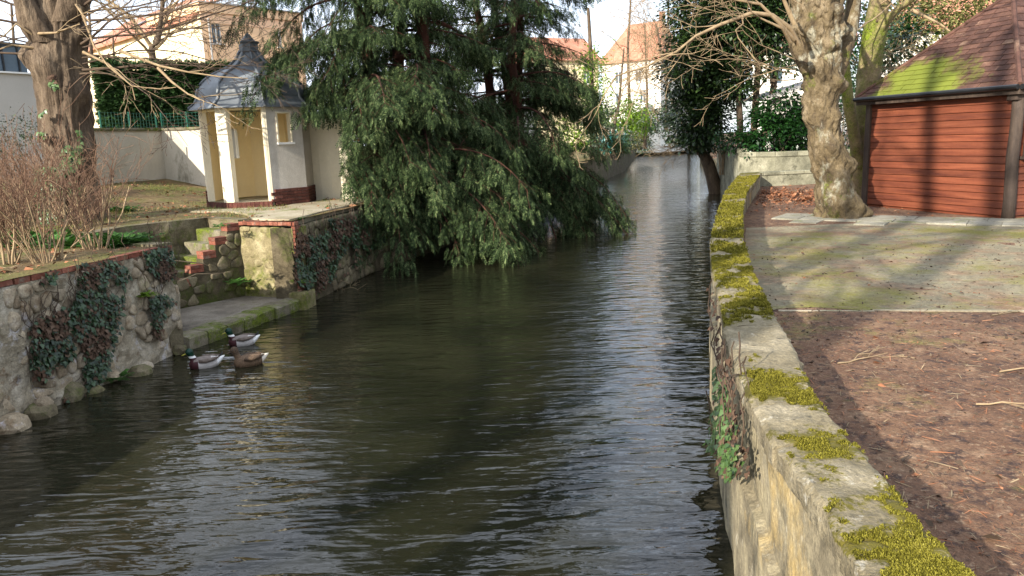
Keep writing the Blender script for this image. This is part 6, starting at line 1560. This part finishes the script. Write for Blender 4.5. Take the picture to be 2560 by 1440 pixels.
def on_park(x0, x1, y0, y1, pw=1.0, thr=-9):
    def f():
        x = x0 + (x1 - x0) * nr.random(); y = y0 + (y1 - y0) * nr.random() ** pw
        if y < YEND and x < XR(y) + .03: return None
        if noise.noise(Vector((x * .55, y * .55, 2))) < thr: return None
        d = Vector((x, y)) - sR
        if -.05 < d.dot(st) < SW and d.dot(sn) < .02: return None
        return (x, y, hr(x, y) + .004)
    return f
litter('twig_litter', 'fine twigs and needles strewn over the park dirt', 9000, on_park(1.1, 13, 1.8, 17, 1.6, -.25), .055, 'twig', STICK)
litter('bark_litter', 'dark broken bark and mulch on the park dirt', 8000, on_park(1.1, 10, 1.8, 13, 1.6), .026, 'twig_dark', DLEAF, .4)
litter('leaf_litter', 'brown fallen leaves on the park ground', 2200, on_park(1.1, 13, 1.8, 20, 1.3, -.1), .027, 'deadleaf', DLEAF, .25)
def pile():
    x, y = nr.normal(8.6, 1.1), nr.normal(24, 2.4)
    if y > YEND - .2 or x < XR(y) + .05: return None
    return (x, y, hr(x, y) + .01 + .03 * nr.random())
litter('twig_litter', 'brown shredded twigs and bark on the dirt beside the coping', 9000, on_park(.9, 6.5, 1.8, 8.5, 1.3), .045, 'deadleaf', STICK, .2)
litter('leaf_drift', 'drift of orange brown leaves in the corner of the low wall', 3200, pile, .06, 'deadleaf', DLEAF, .3)
def on_left(x0, x1, y0, y1, thr=-9):
    def f():
        x = x0 + (x1 - x0) * nr.random(); y = y0 + (y1 - y0) * nr.random()
        xe = np.interp(y, [2, 7, 8.6, 11.3, 14.1, 18, 20.5, 27], [-6.6, -5.95, -5.7, -5.05, -4.04, -3.3, -2.4, -.4]) - .22
        if x > xe: return None
        v = Vector((x, y)) - Bk
        if 11.2 < y < 15.4 and x > -7.4 and (v.dot(STD) > -.1 and v.dot(STN) < 1.2 and y > 11.2 + (-5.05 - x) * .45): return None
        if (Vector((x, y)) - PC).length < PR + .2: return None
        if noise.noise(Vector((x * .6, y * .6, 6))) < thr: return None
        return (x, y, hl(x, y) + .004)
    return f
litter('leaf_litter', 'pale dead leaves and straw on the left bank', 4200, on_left(-13, -3, 6.5, 24, -.3), .06, 'deadleaf', DLEAF, .3)
litter('twig_litter', 'pale twigs lying on the left bank', 2600, on_left(-13, -3, 6.5, 24), .13, 'twig', STICK)
BLADE = ([(0, -.03, 0), (.6, -.03, .0), (1, 0, 0), (.6, .03, 0)], [(0, 1, 2, 3)])
def grassy(label, n, sampler, h, material):
    P, D, U, S = [], [], [], []
    while len(P) < n:
        q = sampler()
        if q is None: continue
        P.append(q); D.append((nr.normal(0, .45), nr.normal(0, .45), 1)); U.append((nr.normal(), nr.normal(), 0)); S.append(h * nr.uniform(.5, 1.4))
    o = link('grass', bulk_foliage('grass', P, D, U, S, *BLADE, MT[material]), None, kind='stuff'); tag(o, label, 'grass')
grassy('thin dull grass on the left bank in front of the garden wall', 9000, on_left(-13, -4, 12, 24.5, .0), .09, 'drygrass')
grassy('fresh green grass blades on the left bank', 2600, on_left(-13, -4, 12, 24, .22), .08, 'grass')
grassy('sparse green grass at the right edge of the park ground', 1500, on_park(6.5, 12, 5, 13, 1, .25), .06, 'grass')
# fallen twigs one can pick out
rg = random.Random(21)
for i, (x, y, L, an, lab) in enumerate(((2095, 905, .55, .2, 'grey lichened twig lying in the shade of the coping'), (2440, 1010, .42, -.5, 'forked twig lying on the sunlit dirt'), (2500, 925, .9, .05, 'long thin twig lying on the sunlit dirt'), (2480, 785, .5, .3, 'pale twig on the edging strip'), (2230, 545, .8, .12, 'pale stick lying before the shed boards'), (2560, 1180, .5, -.2, 'short twig at the border of the bridge shadow'))):
    g = G(x, y, ZR + .02); lines = []; grow(rg, (g.x, g.y, hr(g.x, g.y) + .012), (math.cos(an), math.sin(an), 0.01), L, .009, 2, lines, wig=.1, kids=3, spread=.6, rmin=.003, n=5)
    lines = [([Vector((p.x, p.y, max(hr(p.x, p.y) + .006, min(p.z, hr(p.x, p.y) + .05)))) for p in pts], r, n) for pts, r, n in lines]
    o = link('fallen_twig', tubes_mesh('fallen_twig', lines, MT['twig'])); tag(o, lab, 'twig', 'fallen twigs on the park ground')
lines = []
q = TP((425, 650, 11.6), (470, 655, 12.2), (505, 658, 12.8), (520, 664, 13)); o = link('dry_twig', tubes_mesh('dry_twig', [(q, [.012, .011, .009, .005], 6)], MT['twig'])); tag(o, 'pale bare stem sticking out over the landing from the near wall top', 'twig')
q = TP((424, 735, 11.6), (445, 705, 11.9), (490, 685, 12.5), (540, 684, 13), (575, 680, 13.4)); o = link('dry_twig', tubes_mesh('dry_twig', [(q, [.012, .011, .01, .008, .004], 6)], MT['twig'])); tag(o, 'long curved bare stem arching over the landing', 'twig')
lines = []
for k in range(7): grow(rg, PD(840 + k * 6, 735 - k * 3, 15.9), (rg.gauss(.5, .5), -.6, rg.uniform(-.1, .5)), rg.uniform(.25, .5), .006, 1, lines, kids=3, rmin=.003)
o = link('driftwood', tubes_mesh('driftwood', lines, MT['twig'])); tag(o, 'pale dry twigs caught at the foot of the dark river wall', 'twig')
